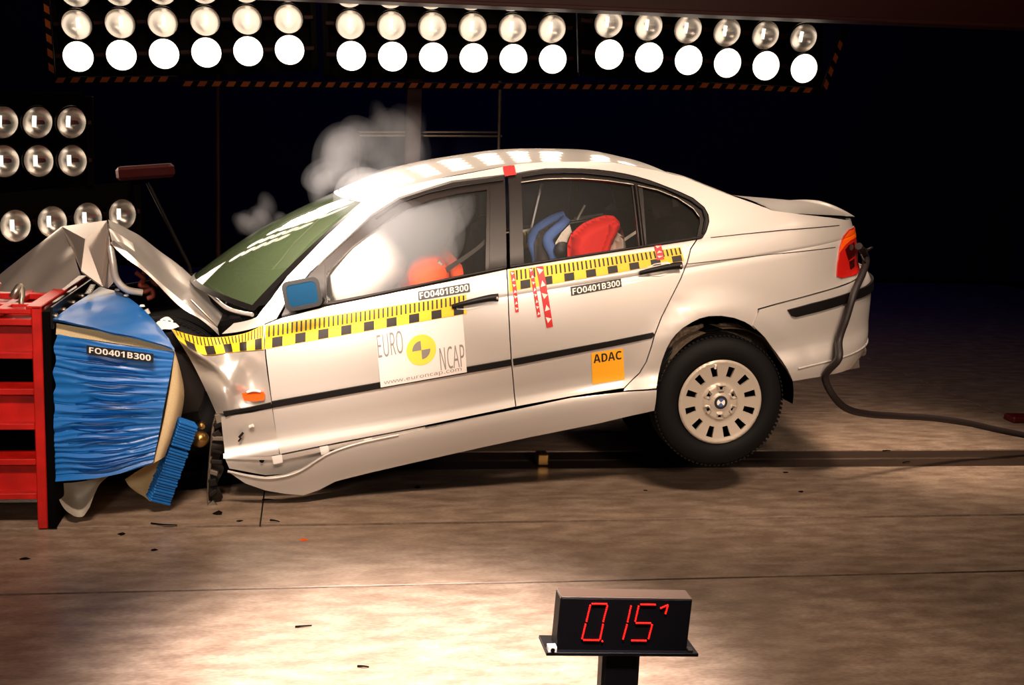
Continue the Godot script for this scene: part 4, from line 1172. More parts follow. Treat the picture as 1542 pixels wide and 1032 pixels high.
func car_tail() -> void:
	var bump := PackedVector2Array([Vector2(0.282, 0.738), Vector2(0.6, 0.76), Vector2(0.9, 0.774), Vector2(1.7, 0.776), Vector2(1.7, 0.33), Vector2(1.1, 0.335), Vector2(0.9, 0.34), Vector2(0.6, 0.355), Vector2(0.425, 0.365), Vector2(0.395, 0.43), Vector2(0.352, 0.515), Vector2(0.3, 0.6), Vector2(0.242, 0.668)])
	var bm := plate("rear_bumper", bump, [], M.paint, body, 0.008, 0.03, 0.002)
	plate("rubbing_strip", PackedVector2Array([Vector2(0.424, 0.712), Vector2(0.55, 0.722), Vector2(0.8, 0.731), Vector2(1.65, 0.735), Vector2(1.65, 0.69), Vector2(0.8, 0.688), Vector2(0.46, 0.672), Vector2(0.44, 0.68)]), [], M.black_plastic, bm, 0.020, 0.012)
	var lipf := skin_out(0.01)
	for q in [[0.425, 0.004]]:
		var pts := PackedVector3Array()
		for k in 16:
			pts.append(lipf.call(Vector2(0.45 + k * 0.07, q[0] + 0.012 * k / 15.0)))
		put("bumper_crease", Builder.new().tube(pts, q[1], 6), M.paint, bm)
	# tail lamp: amber top, red body, dark inner chamber
	var lamp_out := PackedVector2Array([Vector2(0.74, 0.818), Vector2(0.76, 0.88), Vector2(0.80, 0.95), Vector2(0.86, 0.995), Vector2(0.95, 1.012), Vector2(1.2, 1.0), Vector2(1.2, 0.80), Vector2(0.95, 0.79), Vector2(0.78, 0.803)])
	var tl := plate("tail_lamp", lamp_out, [], M.red_lens, body, 0.007, 0.01)
	plate("amber_lens", PackedVector2Array([Vector2(0.785, 0.925), Vector2(0.81, 0.957), Vector2(0.865, 0.989), Vector2(0.95, 1.005), Vector2(1.19, 0.994), Vector2(1.19, 0.955), Vector2(0.93, 0.962), Vector2(0.85, 0.95)]), [], M.amber_lens, tl, 0.0085, 0.003)
	plate("dark_lens", PackedVector2Array([Vector2(0.845, 0.93), Vector2(0.90, 0.945), Vector2(1.0, 0.945), Vector2(0.98, 0.885), Vector2(0.87, 0.875)]), [], M.dark_lens, tl, 0.009, 0.003)
	plate("reflector", PackedVector2Array([Vector2(0.875, 0.868), Vector2(0.965, 0.872), Vector2(0.955, 0.832), Vector2(0.885, 0.828)]), [], M.dark_lens, tl, 0.009, 0.003)
	plate("tail_panel", PackedVector2Array([Vector2(1.24, 0.77), Vector2(1.66, 0.77), Vector2(1.66, 1.05), Vector2(1.24, 1.04)]), [], M.paint, body, 0.0, 0.01)
	put("number_plate", Builder.new().box(Vector3(tail_end(0.9), 0.88, 0), Vector3(0.012, 0.11, 0.52)), M.sticker_white, body)
	put("exhaust", Builder.new().tube(PackedVector3Array([Vector3(-0.3, 0.27, 0.45), Vector3(0.25, 0.33, 0.55), Vector3(0.42, 0.42, 0.55), Vector3(0.95, 0.36, 0.5)]), 0.03, 10, 5), M.bare_steel, body)
	put("muffler", Builder.new().lathe(PackedVector2Array([Vector2(0, -0.24), Vector2(0.1, -0.24), Vector2(0.115, -0.22), Vector2(0.115, 0.22), Vector2(0.1, 0.24), Vector2(0, 0.24)]), 20, Transform3D(Basis(Vector3(0, 0, 1), PI / 2), Vector3(0.68, 0.43, 0.3))), M.bare_steel, body)
	put("tow_bracket", Builder.new().box(Vector3(1.0028, 0.2262, 0.2), Vector3(0.07, 0.05, 0.12)), M.bare_steel, body)
	# wheel arch liner above the rear wheel, with the spring strut
	var cx: Vector3 = Vector3(0.0913, 0.3354, 0.7)
	var liner := func(a: float, b: float) -> Vector3:
		var t := lerpf(-0.25, PI + 0.15, a)
		return Vector3(cx.x + (0.335 - 0.03 * b) * cos(t), cx.y + (0.335 - 0.03 * b) * sin(t) + 0.006 * sin(a * 40.0) * b, lerpf(0.845, 0.42, b))
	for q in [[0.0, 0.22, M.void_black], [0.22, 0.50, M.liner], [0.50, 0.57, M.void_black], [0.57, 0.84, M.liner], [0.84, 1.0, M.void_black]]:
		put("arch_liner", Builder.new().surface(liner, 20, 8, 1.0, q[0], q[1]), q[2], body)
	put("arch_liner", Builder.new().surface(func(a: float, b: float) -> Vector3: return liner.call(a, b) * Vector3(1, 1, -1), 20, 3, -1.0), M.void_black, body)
	for q in [PackedVector3Array([Vector3(-0.1152, 0.5943, 0.7), Vector3(-0.0699, 0.6487, 0.7), Vector3(0.0187, 0.6765, 0.7), Vector3(0.0646, 0.6724, 0.7), Vector3(0.0547, 0.5729, 0.7), Vector3(-0.1175, 0.5097, 0.7)]), PackedVector3Array([Vector3(0.1437, 0.6662, 0.7), Vector3(0.235, 0.6449, 0.7), Vector3(0.3233, 0.5847, 0.7), Vector3(0.3686, 0.4882, 0.7), Vector3(0.366, 0.3822, 0.7), Vector3(0.1327, 0.5535, 0.7)])]:
		var fl := PackedVector2Array()
		for p in q:
			fl.append(Vector2(p.x, p.y))
		put("dusty_plate", Builder.new().panel(fl, [], 0.015, func(p: Vector2) -> Vector3: return Vector3(p.x, p.y, 0.70 + 0.012 * sin(p.x * 60.0) * sin(p.y * 41.0) - 0.1 * maxf(0.0, p.y - 0.66)), 0.02), M.liner, body)
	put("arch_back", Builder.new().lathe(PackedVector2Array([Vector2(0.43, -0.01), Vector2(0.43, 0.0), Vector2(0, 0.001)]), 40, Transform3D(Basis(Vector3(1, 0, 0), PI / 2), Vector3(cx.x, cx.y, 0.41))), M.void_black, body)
	put("spring_strut", Builder.new().tube(PackedVector3Array([Vector3(0.1293, 0.6779, 0.62), Vector3(0.1165, 0.4094, 0.6)]), 0.035, 10), M.void_black, body)
	put("axle_beam", Builder.new().tube(PackedVector3Array([Vector3(0.05, 0.32, 0.66), Vector3(0.05, 0.34, -0.66)]), 0.05, 10), M.dark_steel, body)


# ---------------------------------------------------------------- the crushed front
var fender_net := []

func fender(a: float, b: float) -> Vector3:
	return net_at(fender_net, a, b)

func car_front() -> void:
	fender_net = [
		PackedVector3Array([Vector3(-1.951, 1.0208, 0.835), Vector3(-2.036, 0.9953, 0.832), Vector3(-2.1398, 0.9931, 0.825), Vector3(-2.2459, 1.007, 0.79), Vector3(-2.355, 1.0486, 0.74)]),
		PackedVector3Array([Vector3(-1.967, 0.9142, 0.857), Vector3(-2.0461, 0.9242, 0.872), Vector3(-2.1311, 0.9231, 0.84), Vector3(-2.2271, 0.9449, 0.9), Vector3(-2.3203, 1.0154, 0.85)]),
		PackedVector3Array([Vector3(-1.9733, 0.8174, 0.862), Vector3(-2.0612, 0.8135, 0.845), Vector3(-2.1288, 0.8161, 0.9), Vector3(-2.1972, 0.8525, 0.85), Vector3(-2.2858, 0.8928, 0.8)]),
		PackedVector3Array([Vector3(-1.9758, 0.7343, 0.866), Vector3(-2.0517, 0.7327, 0.855), Vector3(-2.1241, 0.7282, 0.86), Vector3(-2.1676, 0.7571, 0.9), Vector3(-2.2479, 0.7535, 0.8)]),
		PackedVector3Array([Vector3(-1.9779, 0.6713, 0.867), Vector3(-2.0483, 0.6671, 0.862), Vector3(-2.1141, 0.6679, 0.868), Vector3(-2.1634, 0.6667, 0.865), Vector3(-2.2232, 0.6567, 0.82)])]
	put("front_fender", Builder.new().surface(func(a: float, b: float) -> Vector3: return fender(a, b) + Vector3(0, 0, 0.004 * sin(a * 14.0 + b * 9.0) * smoothstep(0.2, 0.5, a)), 36, 32, -1.0), M.torn, body)
	put("fender_inside", Builder.new().surface(func(a: float, b: float) -> Vector3: return fender(a, b) - Vector3(0, 0, 0.012), 16, 14, 1.0), M.void_black, body)
	var lower := PackedVector2Array([Vector2(-2.2037, 0.6495), Vector2(-2.1659, 0.652), Vector2(-2.0656, 0.6496), Vector2(-1.9777, 0.6557), Vector2(-1.9804, 0.5574), Vector2(-1.9793, 0.4762), Vector2(-1.9825, 0.4388), Vector2(-2.0435, 0.4406), Vector2(-2.1223, 0.4573), Vector2(-2.2174, 0.4788), Vector2(-2.2135, 0.5526)])
	plate("fender_foot", lower, [], M.torn, body, 0.0, 0.014, 0.002)
	plate("rubbing_strip", PackedVector2Array([Vector2(-2.1874, 0.676), Vector2(-2.0836, 0.6776), Vector2(-2.0287, 0.6787), Vector2(-1.9789, 0.6823), Vector2(-1.9783, 0.6606), Vector2(-2.0634, 0.6617), Vector2(-2.1498, 0.6616), Vector2(-2.1804, 0.6515)]), [], M.black_plastic, body, 0.012, 0.012)
	var bl := put("side_blinker", Builder.new().panel(PackedVector2Array([Vector2(-2.0952, 0.7432), Vector2(-2.0546, 0.7453), Vector2(-2.0019, 0.7333), Vector2(-1.9983, 0.7206), Vector2(-2.0052, 0.6975), Vector2(-2.0454, 0.6984), Vector2(-2.0894, 0.7106)]), [], 0.015, skin_out(0.012), 0.012), M.amber_lens, body)
	put("torn_bulb", Builder.new().tube(PackedVector3Array([Vector3(-2.0708, 0.746, 0.885), Vector3(-2.0412, 0.7496, 0.89), Vector3(-2.0146, 0.7393, 0.885)]), 0.006, 6, 3), M.sticker_white, bl)
	for q in [[PackedVector3Array([Vector3(-2.1405, 0.5489, 0.872), Vector3(-2.1197, 0.5676, 0.876)]), 0.006], [PackedVector3Array([Vector3(-2.1464, 0.5316, 0.872), Vector3(-2.1322, 0.5454, 0.876)]), 0.004], [PackedVector3Array([Vector3(-2.0874, 0.5883, 0.872), Vector3(-2.0716, 0.5937, 0.88)]), 0.008]]:
		put("paint_chip", Builder.new().tube(q[0], q[1], 6), M.dark_steel if q[1] < 0.007 else M.sticker_white, body)
	# torn edge of the wheel housing: a bent strip with tabs
	var strip := PackedVector3Array([Vector3(-2.2218, 0.6575, 0.8), Vector3(-2.2454, 0.6064, 0.8), Vector3(-2.2673, 0.5332, 0.8), Vector3(-2.2947, 0.4296, 0.8), Vector3(-2.3208, 0.3217, 0.79), Vector3(-2.3361, 0.2204, 0.79)])
	put("torn_strip", Builder.new().surface(func(a: float, b: float) -> Vector3: return row_at(strip, a) + Vector3(lerpf(0.0, 0.05 + 0.012 * sin(a * 30.0), b), 0, 0.02 * sin(a * 17.0) - 0.02 * b), 40, 4), M.dark_steel, body)
	put("strip_edge", Builder.new().tube(strip, 0.008, 6, 5), M.bare_steel, body)
	var rng := RandomNumberGenerator.new()
	rng.seed = 11
	for k in 11:
		var p := row_at(strip, 0.03 + 0.09 * k)
		var s := Vector3(rng.randf_range(0.03, 0.06), rng.randf_range(0.012, 0.05), rng.randf_range(0.01, 0.03))
		put("torn_tab", Builder.new().box(p + Vector3(s.x * 0.55, rng.randf_range(-0.01, 0.01), 0.02), s, 0.004, Basis(Vector3(0.2, 0.4, 1).normalized(), rng.randf_range(-0.6, 0.6))), [M.dark_steel, M.bare_steel, M.black_plastic][k % 3], body)
	put("hub_end", Builder.new().lathe(PackedVector2Array([Vector2(0.034, -0.05), Vector2(0.036, 0.0), Vector2(0.028, 0.012), Vector2(0.012, 0.02), Vector2(0, 0.022)]), 18, Transform3D(Basis(Vector3(1, 0, 0), PI / 2 - 0.2), Vector3(-2.308, 0.5663, 0.86))), M.brass, body)
	put("hub_bolt", Builder.new().lathe(PackedVector2Array([Vector2(0.014, -0.03), Vector2(0.014, 0.006), Vector2(0, 0.01)]), 8, Transform3D(Basis(Vector3(1, 0, 0), PI / 2), Vector3(-2.2889, 0.6238, 0.86))), M.brass, body)
	# bonnet, folded up like a tent
	var fl := Builder.new()
	var facet := func(list: Array) -> void:
		for k in range(1, list.size() - 1):
			var a: Vector3 = list[0]
			var b: Vector3 = list[k]
			var c: Vector3 = list[k + 1]
			var n := (b - a).cross(c - a).normalized()
			if n.dot(Vector3(0.1, 0.5, 1.0)) < 0.0:
				n = -n
			fl.tri(a, b, c, n, n, n)
			fl.tri(a - n * 0.008, b - n * 0.008, c - n * 0.008, -n, -n, -n)
	# front half: drawn as a sheet whose near edge droops over the barrier
	var h0 := PackedVector3Array([Vector3(-3.3734, 1.216, 0.15), Vector3(-3.173, 1.3411, 0.12), Vector3(-3.0048, 1.4385, 0.1), Vector3(-2.8664, 1.5194, 0.05)])
	var h1 := PackedVector3Array([Vector3(-3.3068, 1.1985, 0.4), Vector3(-3.1178, 1.3171, 0.36), Vector3(-2.9647, 1.3852, 0.3), Vector3(-2.7961, 1.4532, 0.3)])
	var h2 := PackedVector3Array([Vector3(-3.2529, 1.161, 0.62), Vector3(-3.081, 1.2655, 0.55), Vector3(-2.9135, 1.3045, 0.5), Vector3(-2.7425, 1.3894, 0.52)])
	var h3 := PackedVector3Array([Vector3(-3.2529, 1.1089, 0.66), Vector3(-3.0721, 1.2007, 0.64), Vector3(-2.8879, 1.2456, 0.62), Vector3(-2.7119, 1.3227, 0.6)])
	put("bonnet_front", Builder.new().surface(func(a: float, b: float) -> Vector3:
		var p := net_at([h0, h1, h2, h3], a, b)
		return p + Vector3(0, 0.012 * sin(a * 9.0 + b * 5.0) * sin(b * 7.0), 0.03 * sin(a * 7.0 - b * 4.0) * sin(PI * b)), 40, 30, -1.0), M.bonnet, body)
	var p_a: Vector3 = Vector3(-2.8664, 1.5194, 0.05)
	var p_b: Vector3 = Vector3(-2.6421, 1.5214, 0.12)
	var p_c: Vector3 = Vector3(-2.7073, 1.3458, 0.6)
	var p_d: Vector3 = Vector3(-2.618, 1.2686, 0.66)
	var p_e: Vector3 = Vector3(-2.7961, 1.4532, 0.3)
	var p_f: Vector3 = Vector3(-2.699, 1.4691, 0.42)
	var p_g: Vector3 = Vector3(-2.5651, 1.4767, 0.58)
	facet.call([p_a, p_b, p_f])
	facet.call([p_a, p_f, p_c, p_e])
	facet.call([p_f, p_d, p_c])
	facet.call([p_b, p_g, p_d, p_f])
	facet.call([p_g, Vector3(-2.5534, 1.3983, 0.64), Vector3(-2.5641, 1.2879, 0.6), Vector3(-2.6046, 1.2549, 0.62), p_d])
	put("bonnet_fold", fl, M.bonnet, body)
	# rear half: a stiff plank from the fold down to the hinge
	var n0 := PackedVector3Array([Vector3(-2.5463, 1.466, 0.62), Vector3(-2.4737, 1.3762, 0.63), Vector3(-2.3926, 1.2667, 0.64), Vector3(-2.3091, 1.1649, 0.65), Vector3(-2.2313, 1.0754, 0.66), Vector3(-2.1519, 0.9911, 0.67)])
	var n1 := PackedVector3Array([Vector3(-2.603, 1.4899, 0.3), Vector3(-2.5385, 1.4097, 0.25), Vector3(-2.4707, 1.3198, 0.22), Vector3(-2.3869, 1.2175, 0.25), Vector3(-2.28, 1.1297, 0.36), Vector3(-2.1473, 1.0002, 0.55)])
	var n2 := PackedVector3Array([Vector3(-2.6574, 1.5138, 0), Vector3(-2.6019, 1.4523, -0.12), Vector3(-2.5496, 1.3932, -0.2), Vector3(-2.4758, 1.3102, -0.2), Vector3(-2.3242, 1.1884, 0), Vector3(-2.145, 1.006, 0.4)])
	var plank := func(a: float, b: float) -> Vector3: return net_at([n0, n1, n2], a, b) + Vector3(0, 0.002 * sin(a * 21.0) * sin(b * 9.0) + 0.006 * absf(sin(b * 5.5)), 0)
	put("bonnet_rear", Builder.new().surface(plank, 40, 16, 1.0), M.torn, body)
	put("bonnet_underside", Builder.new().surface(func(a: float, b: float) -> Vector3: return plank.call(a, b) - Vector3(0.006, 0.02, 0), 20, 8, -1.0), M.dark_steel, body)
	put("bonnet_flange", Builder.new().surface(func(a: float, b: float) -> Vector3: return row_at(n0, a) - Vector3(0.008 * b, 0.028 * b * (0.6 + 0.4 * sin(a * 13.0)), -0.01 * b), 30, 2, 1.0), M.torn, body)
	put("torn_corner", Builder.new().surface(func(a: float, b: float) -> Vector3: return net_at([PackedVector3Array([Vector3(-2.5512, 1.5138, 0.62), Vector3(-2.517, 1.4852, 0.62), Vector3(-2.4669, 1.4344, 0.6)]), PackedVector3Array([Vector3(-2.5431, 1.4635, 0.66), Vector3(-2.4996, 1.4463, 0.67), Vector3(-2.4593, 1.3989, 0.64)])], a, b), 8, 6, -1.0), M.torn, body)
	# hanging inner edge and the stay rod
	put("inner_edge", Builder.new().tube(PackedVector3Array([Vector3(-2.5649, 1.4312, 0.6), Vector3(-2.5632, 1.3649, 0.62), Vector3(-2.5633, 1.2904, 0.62), Vector3(-2.5305, 1.2374, 0.62), Vector3(-2.4694, 1.2099, 0.6)]), 0.016, 8, 5), M.torn, body)
	put("stay_rod", Builder.new().tube(PackedVector3Array([Vector3(-2.2531, 1.1576, 0.7), Vector3(-2.196, 1.0796, 0.72), Vector3(-2.1456, 1.0051, 0.72)]), 0.006, 8, 3), M.bare_steel, body)
	put("harness", Builder.new().tube(PackedVector3Array([Vector3(-2.4966, 1.2949, 0.5), Vector3(-2.468, 1.2598, 0.5), Vector3(-2.4847, 1.2345, 0.52), Vector3(-2.4576, 1.2214, 0.5), Vector3(-2.4736, 1.1992, 0.5), Vector3(-2.4426, 1.2067, 0.5), Vector3(-2.4425, 1.1758, 0.5), Vector3(-2.4678, 1.1675, 0.5)]), 0.012, 7, 5), M.rust, body)
	put("harness", Builder.new().tube(PackedVector3Array([Vector3(-2.4724, 1.2825, 0.48), Vector3(-2.4394, 1.2761, 0.47), Vector3(-2.4346, 1.2384, 0.47), Vector3(-2.4149, 1.2167, 0.47)]), 0.010, 7, 5), M.rust, body)
	put("inner_wing", Builder.new().surface(func(a: float, b: float) -> Vector3: return net_at([PackedVector3Array([Vector3(-2.4336, 1.0698, 0.72), Vector3(-2.4035, 1.0915, 0.7), Vector3(-2.3702, 1.0979, 0.68), Vector3(-2.3459, 1.0729, 0.68)]), PackedVector3Array([Vector3(-2.4166, 1.0484, 0.75), Vector3(-2.3868, 1.0555, 0.75), Vector3(-2.355, 1.0486, 0.74), Vector3(-2.3195, 1.0549, 0.74)])], a, b), 12, 6, -1.0), M.sticker_white, body)
	for q in [Vector3(-2.4665, 1.1336, 0.6), Vector3(-2.4683, 1.1422, 0.8)]:
		put("loose_clip", Builder.new().tube(PackedVector3Array([q, q + Vector3(0.006, -0.022, 0)]), 0.010, 8), M.sticker_white, body)
	# cowl below the windscreen, hinge and wiper rods
	put("cowl", Builder.new().surface(func(a: float, b: float) -> Vector3: return net_at([PackedVector3Array([Vector3(-2.3041, 1.1724, -0.1), Vector3(-2.1806, 1.1142, 0.25), Vector3(-2.0701, 1.0968, 0.55), Vector3(-1.9725, 1.0777, 0.78)]), PackedVector3Array([Vector3(-2.311, 1.1358, 0), Vector3(-2.2137, 1.0814, 0.3), Vector3(-2.1214, 1.0417, 0.6), Vector3(-2.0025, 1.032, 0.8)])], a, b), 20, 6, 1.0), M.void_black, body)
	put("cowl_edge", Builder.new().tube(PackedVector3Array([Vector3(-2.2806, 1.1782, 0.2), Vector3(-2.1968, 1.1289, 0.4), Vector3(-2.1201, 1.0909, 0.62), Vector3(-2.0523, 1.0717, 0.72), Vector3(-1.998, 1.0638, 0.78)]), 0.010, 7, 5), M.torn, body)
	put("wiper_arm", Builder.new().tube(PackedVector3Array([Vector3(-2.2937, 1.1571, -0.1), Vector3(-2.1789, 1.11, 0.2), Vector3(-2.1295, 1.0929, 0.4), Vector3(-2.1273, 1.092, 0.6)]), 0.007, 7, 4), M.dark_steel, body)
	var hinge := Builder.new()
	for q in [PackedVector3Array([Vector3(-2.132, 1.0324, 0.68), Vector3(-2.0835, 1.0341, 0.7)]), PackedVector3Array([Vector3(-2.1296, 1.005, 0.7), Vector3(-2.0812, 1.0068, 0.72)]), PackedVector3Array([Vector3(-2.1243, 1.0346, 0.7), Vector3(-2.1288, 0.9928, 0.7)]), PackedVector3Array([Vector3(-2.0835, 1.0341, 0.7), Vector3(-2.0856, 0.9984, 0.72)])]:
		hinge.tube(q, 0.009, 7)
	put("hinge", hinge, M.torn, body)
	# pillar foot between cowl and door
	put("wing_top", Builder.new().surface(func(a: float, b: float) -> Vector3: return net_at([PackedVector3Array([Vector3(-2.0851, 1.0355, 0.76), Vector3(-2.0243, 1.0428, 0.79), Vector3(-1.9809, 1.0541, 0.81), Vector3(-1.9317, 1.0708, 0.815)]), PackedVector3Array([Vector3(-2.1388, 1.0051, 0.81), Vector3(-2.0685, 1.0062, 0.83), Vector3(-2.0041, 1.012, 0.838), Vector3(-1.9508, 1.0212, 0.838)])], a, b), 12, 6, -1.0), M.paint, body)
	# the dark mass of the engine bay
	var bay := Builder.new()
	bay.box(Vector3(-2.42, 0.72, 0.0), Vector3(0.5, 0.52, 1.2), 0.03)
	bay.box(Vector3(-2.72, 0.62, 0.05), Vector3(0.34, 0.3, 0.9), 0.04)
	bay.box(Vector3(-2.1, 0.7, 0.0), Vector3(0.12, 0.7, 1.5), 0.02)
	bay.box(Vector3(-2.5, 0.55, 0.62), Vector3(0.5, 0.2, 0.2), 0.03)
	bay.box(Vector3(-2.65, 0.82, -0.58), Vector3(1.0, 0.62, 0.05), 0.02)
	bay.box(Vector3(-2.2, 0.32, 0.25), Vector3(0.7, 0.12, 0.7), 0.03)
	bay.box(Vector3(-2.0, 0.33, -0.2), Vector3(0.9, 0.12, 0.9), 0.03)
	put("engine_block", bay, M.void_black, body)
	put("strut_tower", Builder.new().lathe(PackedVector2Array([Vector2(0.1, -0.3), Vector2(0.1, 0.0), Vector2(0.07, 0.04), Vector2(0, 0.05)]), 16, Transform3D(Basis(), Vector3(-2.45, 0.92, 0.55))), M.void_black, body)

func car_marks() -> void:
	# yellow measuring tape in three lengths: fender, front door, rear door
	var ft := put("measuring_tape", Builder.new().surface(func(a: float, b: float) -> Vector3: return fender(0.02 + 0.96 * a, b * 0.25) + Vector3(0, 0.002, 0.006), 40, 6, -1.0), M.yellow, body)
	var tick := Builder.new()
	for k in 26:
		var a0 := 0.03 + 0.036 * k
		tick.surface(func(a: float, b: float) -> Vector3: return fender(a0 + 0.012 * a, 0.01 + 0.125 * b) + Vector3(0, 0.003, 0.009), 2, 4, -1.0)
	for k in 5:
		var a0 := 0.05 + 0.185 * k
		tick.surface(func(a: float, b: float) -> Vector3: return fender(a0 + 0.09 * a, 0.14 + 0.105 * b) + Vector3(0, 0.003, 0.009), 4, 3, -1.0)
	put("tape_marks", tick, M.mark_black, ft)
	tape(PackedVector2Array([Vector2(-1.9461, 1.0157), Vector2(-1.0573, 1.0153), Vector2(-1.068, 0.9316), Vector2(-1.9653, 0.9164)]), 0.0)
	tape(PackedVector2Array([Vector2(-0.8489, 1.0865), Vector2(-0.0459, 1.0741), Vector2(-0.0424, 1.0129), Vector2(-0.8634, 0.9977)]), 0.02)
	# identity plates
	for c in [PackedVector2Array([Vector2(-1.2683, 1.0581), Vector2(-1.0336, 1.0607), Vector2(-1.0376, 1.0239), Vector2(-1.2722, 1.0202)]), PackedVector2Array([Vector2(-0.5852, 0.9747), Vector2(-0.3485, 0.9778), Vector2(-0.3511, 0.9421), Vector2(-0.5882, 0.9363)])]:
		var f := decal(c, 0.004)
		var p := put("identity_plate", Builder.new().surface(f, 6, 2, -1.0), M.plate_black, body)
		lettering("lettering", "FO0401B300", func(a: float, b: float) -> Vector3: return f.call(0.03 + 0.94 * a, 0.14 + 0.72 * b), p, M.letter_white, 0.0012, 700)
	# test programme sticker over the rubbing strip
	var q := PackedVector2Array([Vector2(-1.4807, 0.924), Vector2(-1.0893, 0.9304), Vector2(-1.1074, 0.6743), Vector2(-1.4969, 0.6694)])
	var sq := decal(q, 0.013)
	var st := put("programme_sticker", Builder.new().surface(sq, 10, 8, -1.0), M.sticker_white, body)
	lettering("lettering", "EURO", func(a: float, b: float) -> Vector3: return sq.call(0.005 + 0.29 * a, 0.09 + 0.40 * b - 0.01 * a), st, M.sticker_grey)
	lettering("lettering", "NCAP", func(a: float, b: float) -> Vector3: return sq.call(0.70 + 0.285 * a, 0.50 + 0.39 * b), st, M.sticker_grey)
	lettering("lettering", "www.euroncap.com", func(a: float, b: float) -> Vector3: return sq.call(0.04 + 0.90 * a, 0.905 + 0.07 * b), st, M.sticker_grey)
	var disc := func(r: float, a0: float, a1: float, lift: float) -> Builder:
		var b := Builder.new()
		var n := maxi(4, int((a1 - a0) * 8))
		for k in n:
			var p := []
			for t in [lerpf(a0, a1, float(k) / n), lerpf(a0, a1, float(k + 1) / n)]:
				p.append(sq.call(0.497 + r * cos(t) * 0.645, 0.475 - r * sin(t)) + Vector3(0, 0, lift))
			var c0: Vector3 = sq.call(0.497, 0.475) + Vector3(0, 0, lift)
			b.tri(c0, p[0], p[1], Vector3(0, 0, 1), Vector3(0, 0, 1), Vector3(0, 0, 1))
		return b
	put("yellow_disc", disc.call(0.265, 0, TAU, 0.0015), M.sticker_yellow, st)
	put("target_quadrant", disc.call(0.16, PI / 2, PI, 0.003), M.sticker_grey, st)
	put("target_quadrant", disc.call(0.16, -PI / 2, 0, 0.003), M.sticker_grey, st)
	# motoring club sticker
	var ac := decal(PackedVector2Array([Vector2(-0.5312, 0.665), Vector2(-0.3809, 0.662), Vector2(-0.3854, 0.5105), Vector2(-0.5386, 0.5127)]), 0.004)
	var ad := put("club_sticker", Builder.new().surface(ac, 4, 4, -1.0), M.amber_sticker, body)
	lettering("lettering", "ADAC", func(a: float, b: float) -> Vector3: return ac.call(0.06 + 0.88 * a, 0.06 + 0.27 * b), ad, M.mark_black, 0.0012, 700)
	# red and white marker strips
	marker(PackedVector2Array([Vector2(-0.8443, 1.0802), Vector2(-0.8244, 1.0802), Vector2(-0.836, 0.9028), Vector2(-0.8513, 0.9022)]), 7)
	marker(PackedVector2Array([Vector2(-0.7581, 1.0821), Vector2(-0.7411, 1.0825), Vector2(-0.7404, 0.8668), Vector2(-0.756, 0.8647)]), 8)
	marker(PackedVector2Array([Vector2(-0.7256, 1.0831), Vector2(-0.6934, 1.0828), Vector2(-0.6911, 0.8135), Vector2(-0.7206, 0.8121)]), 5)
	marker(PackedVector2Array([Vector2(-0.1653, 1.0954), Vector2(-0.1336, 1.0952), Vector2(-0.1339, 1.0324), Vector2(-0.1687, 1.0331)]), 3)
	put("red_tape", Builder.new().surface(decal(PackedVector2Array([Vector2(-0.774, 1.5319), Vector2(-0.7192, 1.5305), Vector2(-0.7216, 1.4892), Vector2(-0.7766, 1.4892)]), 0.006), 2, 2, -1.0), M.tape_red, body)

func tape(c: PackedVector2Array, from: float) -> void:
	var f := decal(c, 0.003)
	var o := put("measuring_tape", Builder.new().surface(f, 24, 3, -1.0), M.yellow, body)
	var g := decal(c, 0.0045)
	var marks := Builder.new()
	var len_ := c[0].distance_to(c[1])
	var t := from + 0.012
	while t < len_ - 0.01:
		marks.surface(func(a: float, b: float) -> Vector3: return g.call((t + 0.0075 * a) / len_, 0.04 + 0.46 * b), 1, 2, -1.0)
		t += 0.02
	t = from + 0.03
	while t < len_ - 0.05:
		marks.surface(func(a: float, b: float) -> Vector3: return g.call((t + 0.045 * a) / len_, 0.56 + 0.42 * b), 2, 2, -1.0)
		t += 0.1
	put("tape_marks", marks, M.mark_black, o)

func marker(c: PackedVector2Array, n: int) -> void:
	var o := put("marker_strip", Builder.new().surface(decal(c, 0.006), 2, 12, -1.0), M.tape_red, body)
	var f := decal(c, 0.0075)
	var b := Builder.new()
	for k in n:
		var y := (k + 0.35) / n
		var d := 0.26 / n
		var p: Array = [f.call(0.12, y + d), f.call(0.5, y - d), f.call(0.9, y + d * 0.7)] if k % 2 else [f.call(0.1, y - d), f.call(0.95, y - d * 0.2), f.call(0.3, y + d)]
		b.tri(p[0], p[1], p[2], Vector3(0, 0, 1), Vector3(0, 0, 1), Vector3(0, 0, 1))
	put("white_flecks", b, M.letter_white, o)

func car_wheels() -> void:
	wheel("rear_wheel", Vector3(0.0573, 0.3266, 0.86), 1.0)
	wheel("rear_wheel", Vector3(0.0573, 0.3266, 0.86) * Vector3(1, 1, -1), -1.0)
	wheel("front_wheel", Vector3(-2.46, 0.78, 0.72), 1.0)
	wheel("front_wheel", Vector3(-2.52, 0.74, -0.86), -1.0)

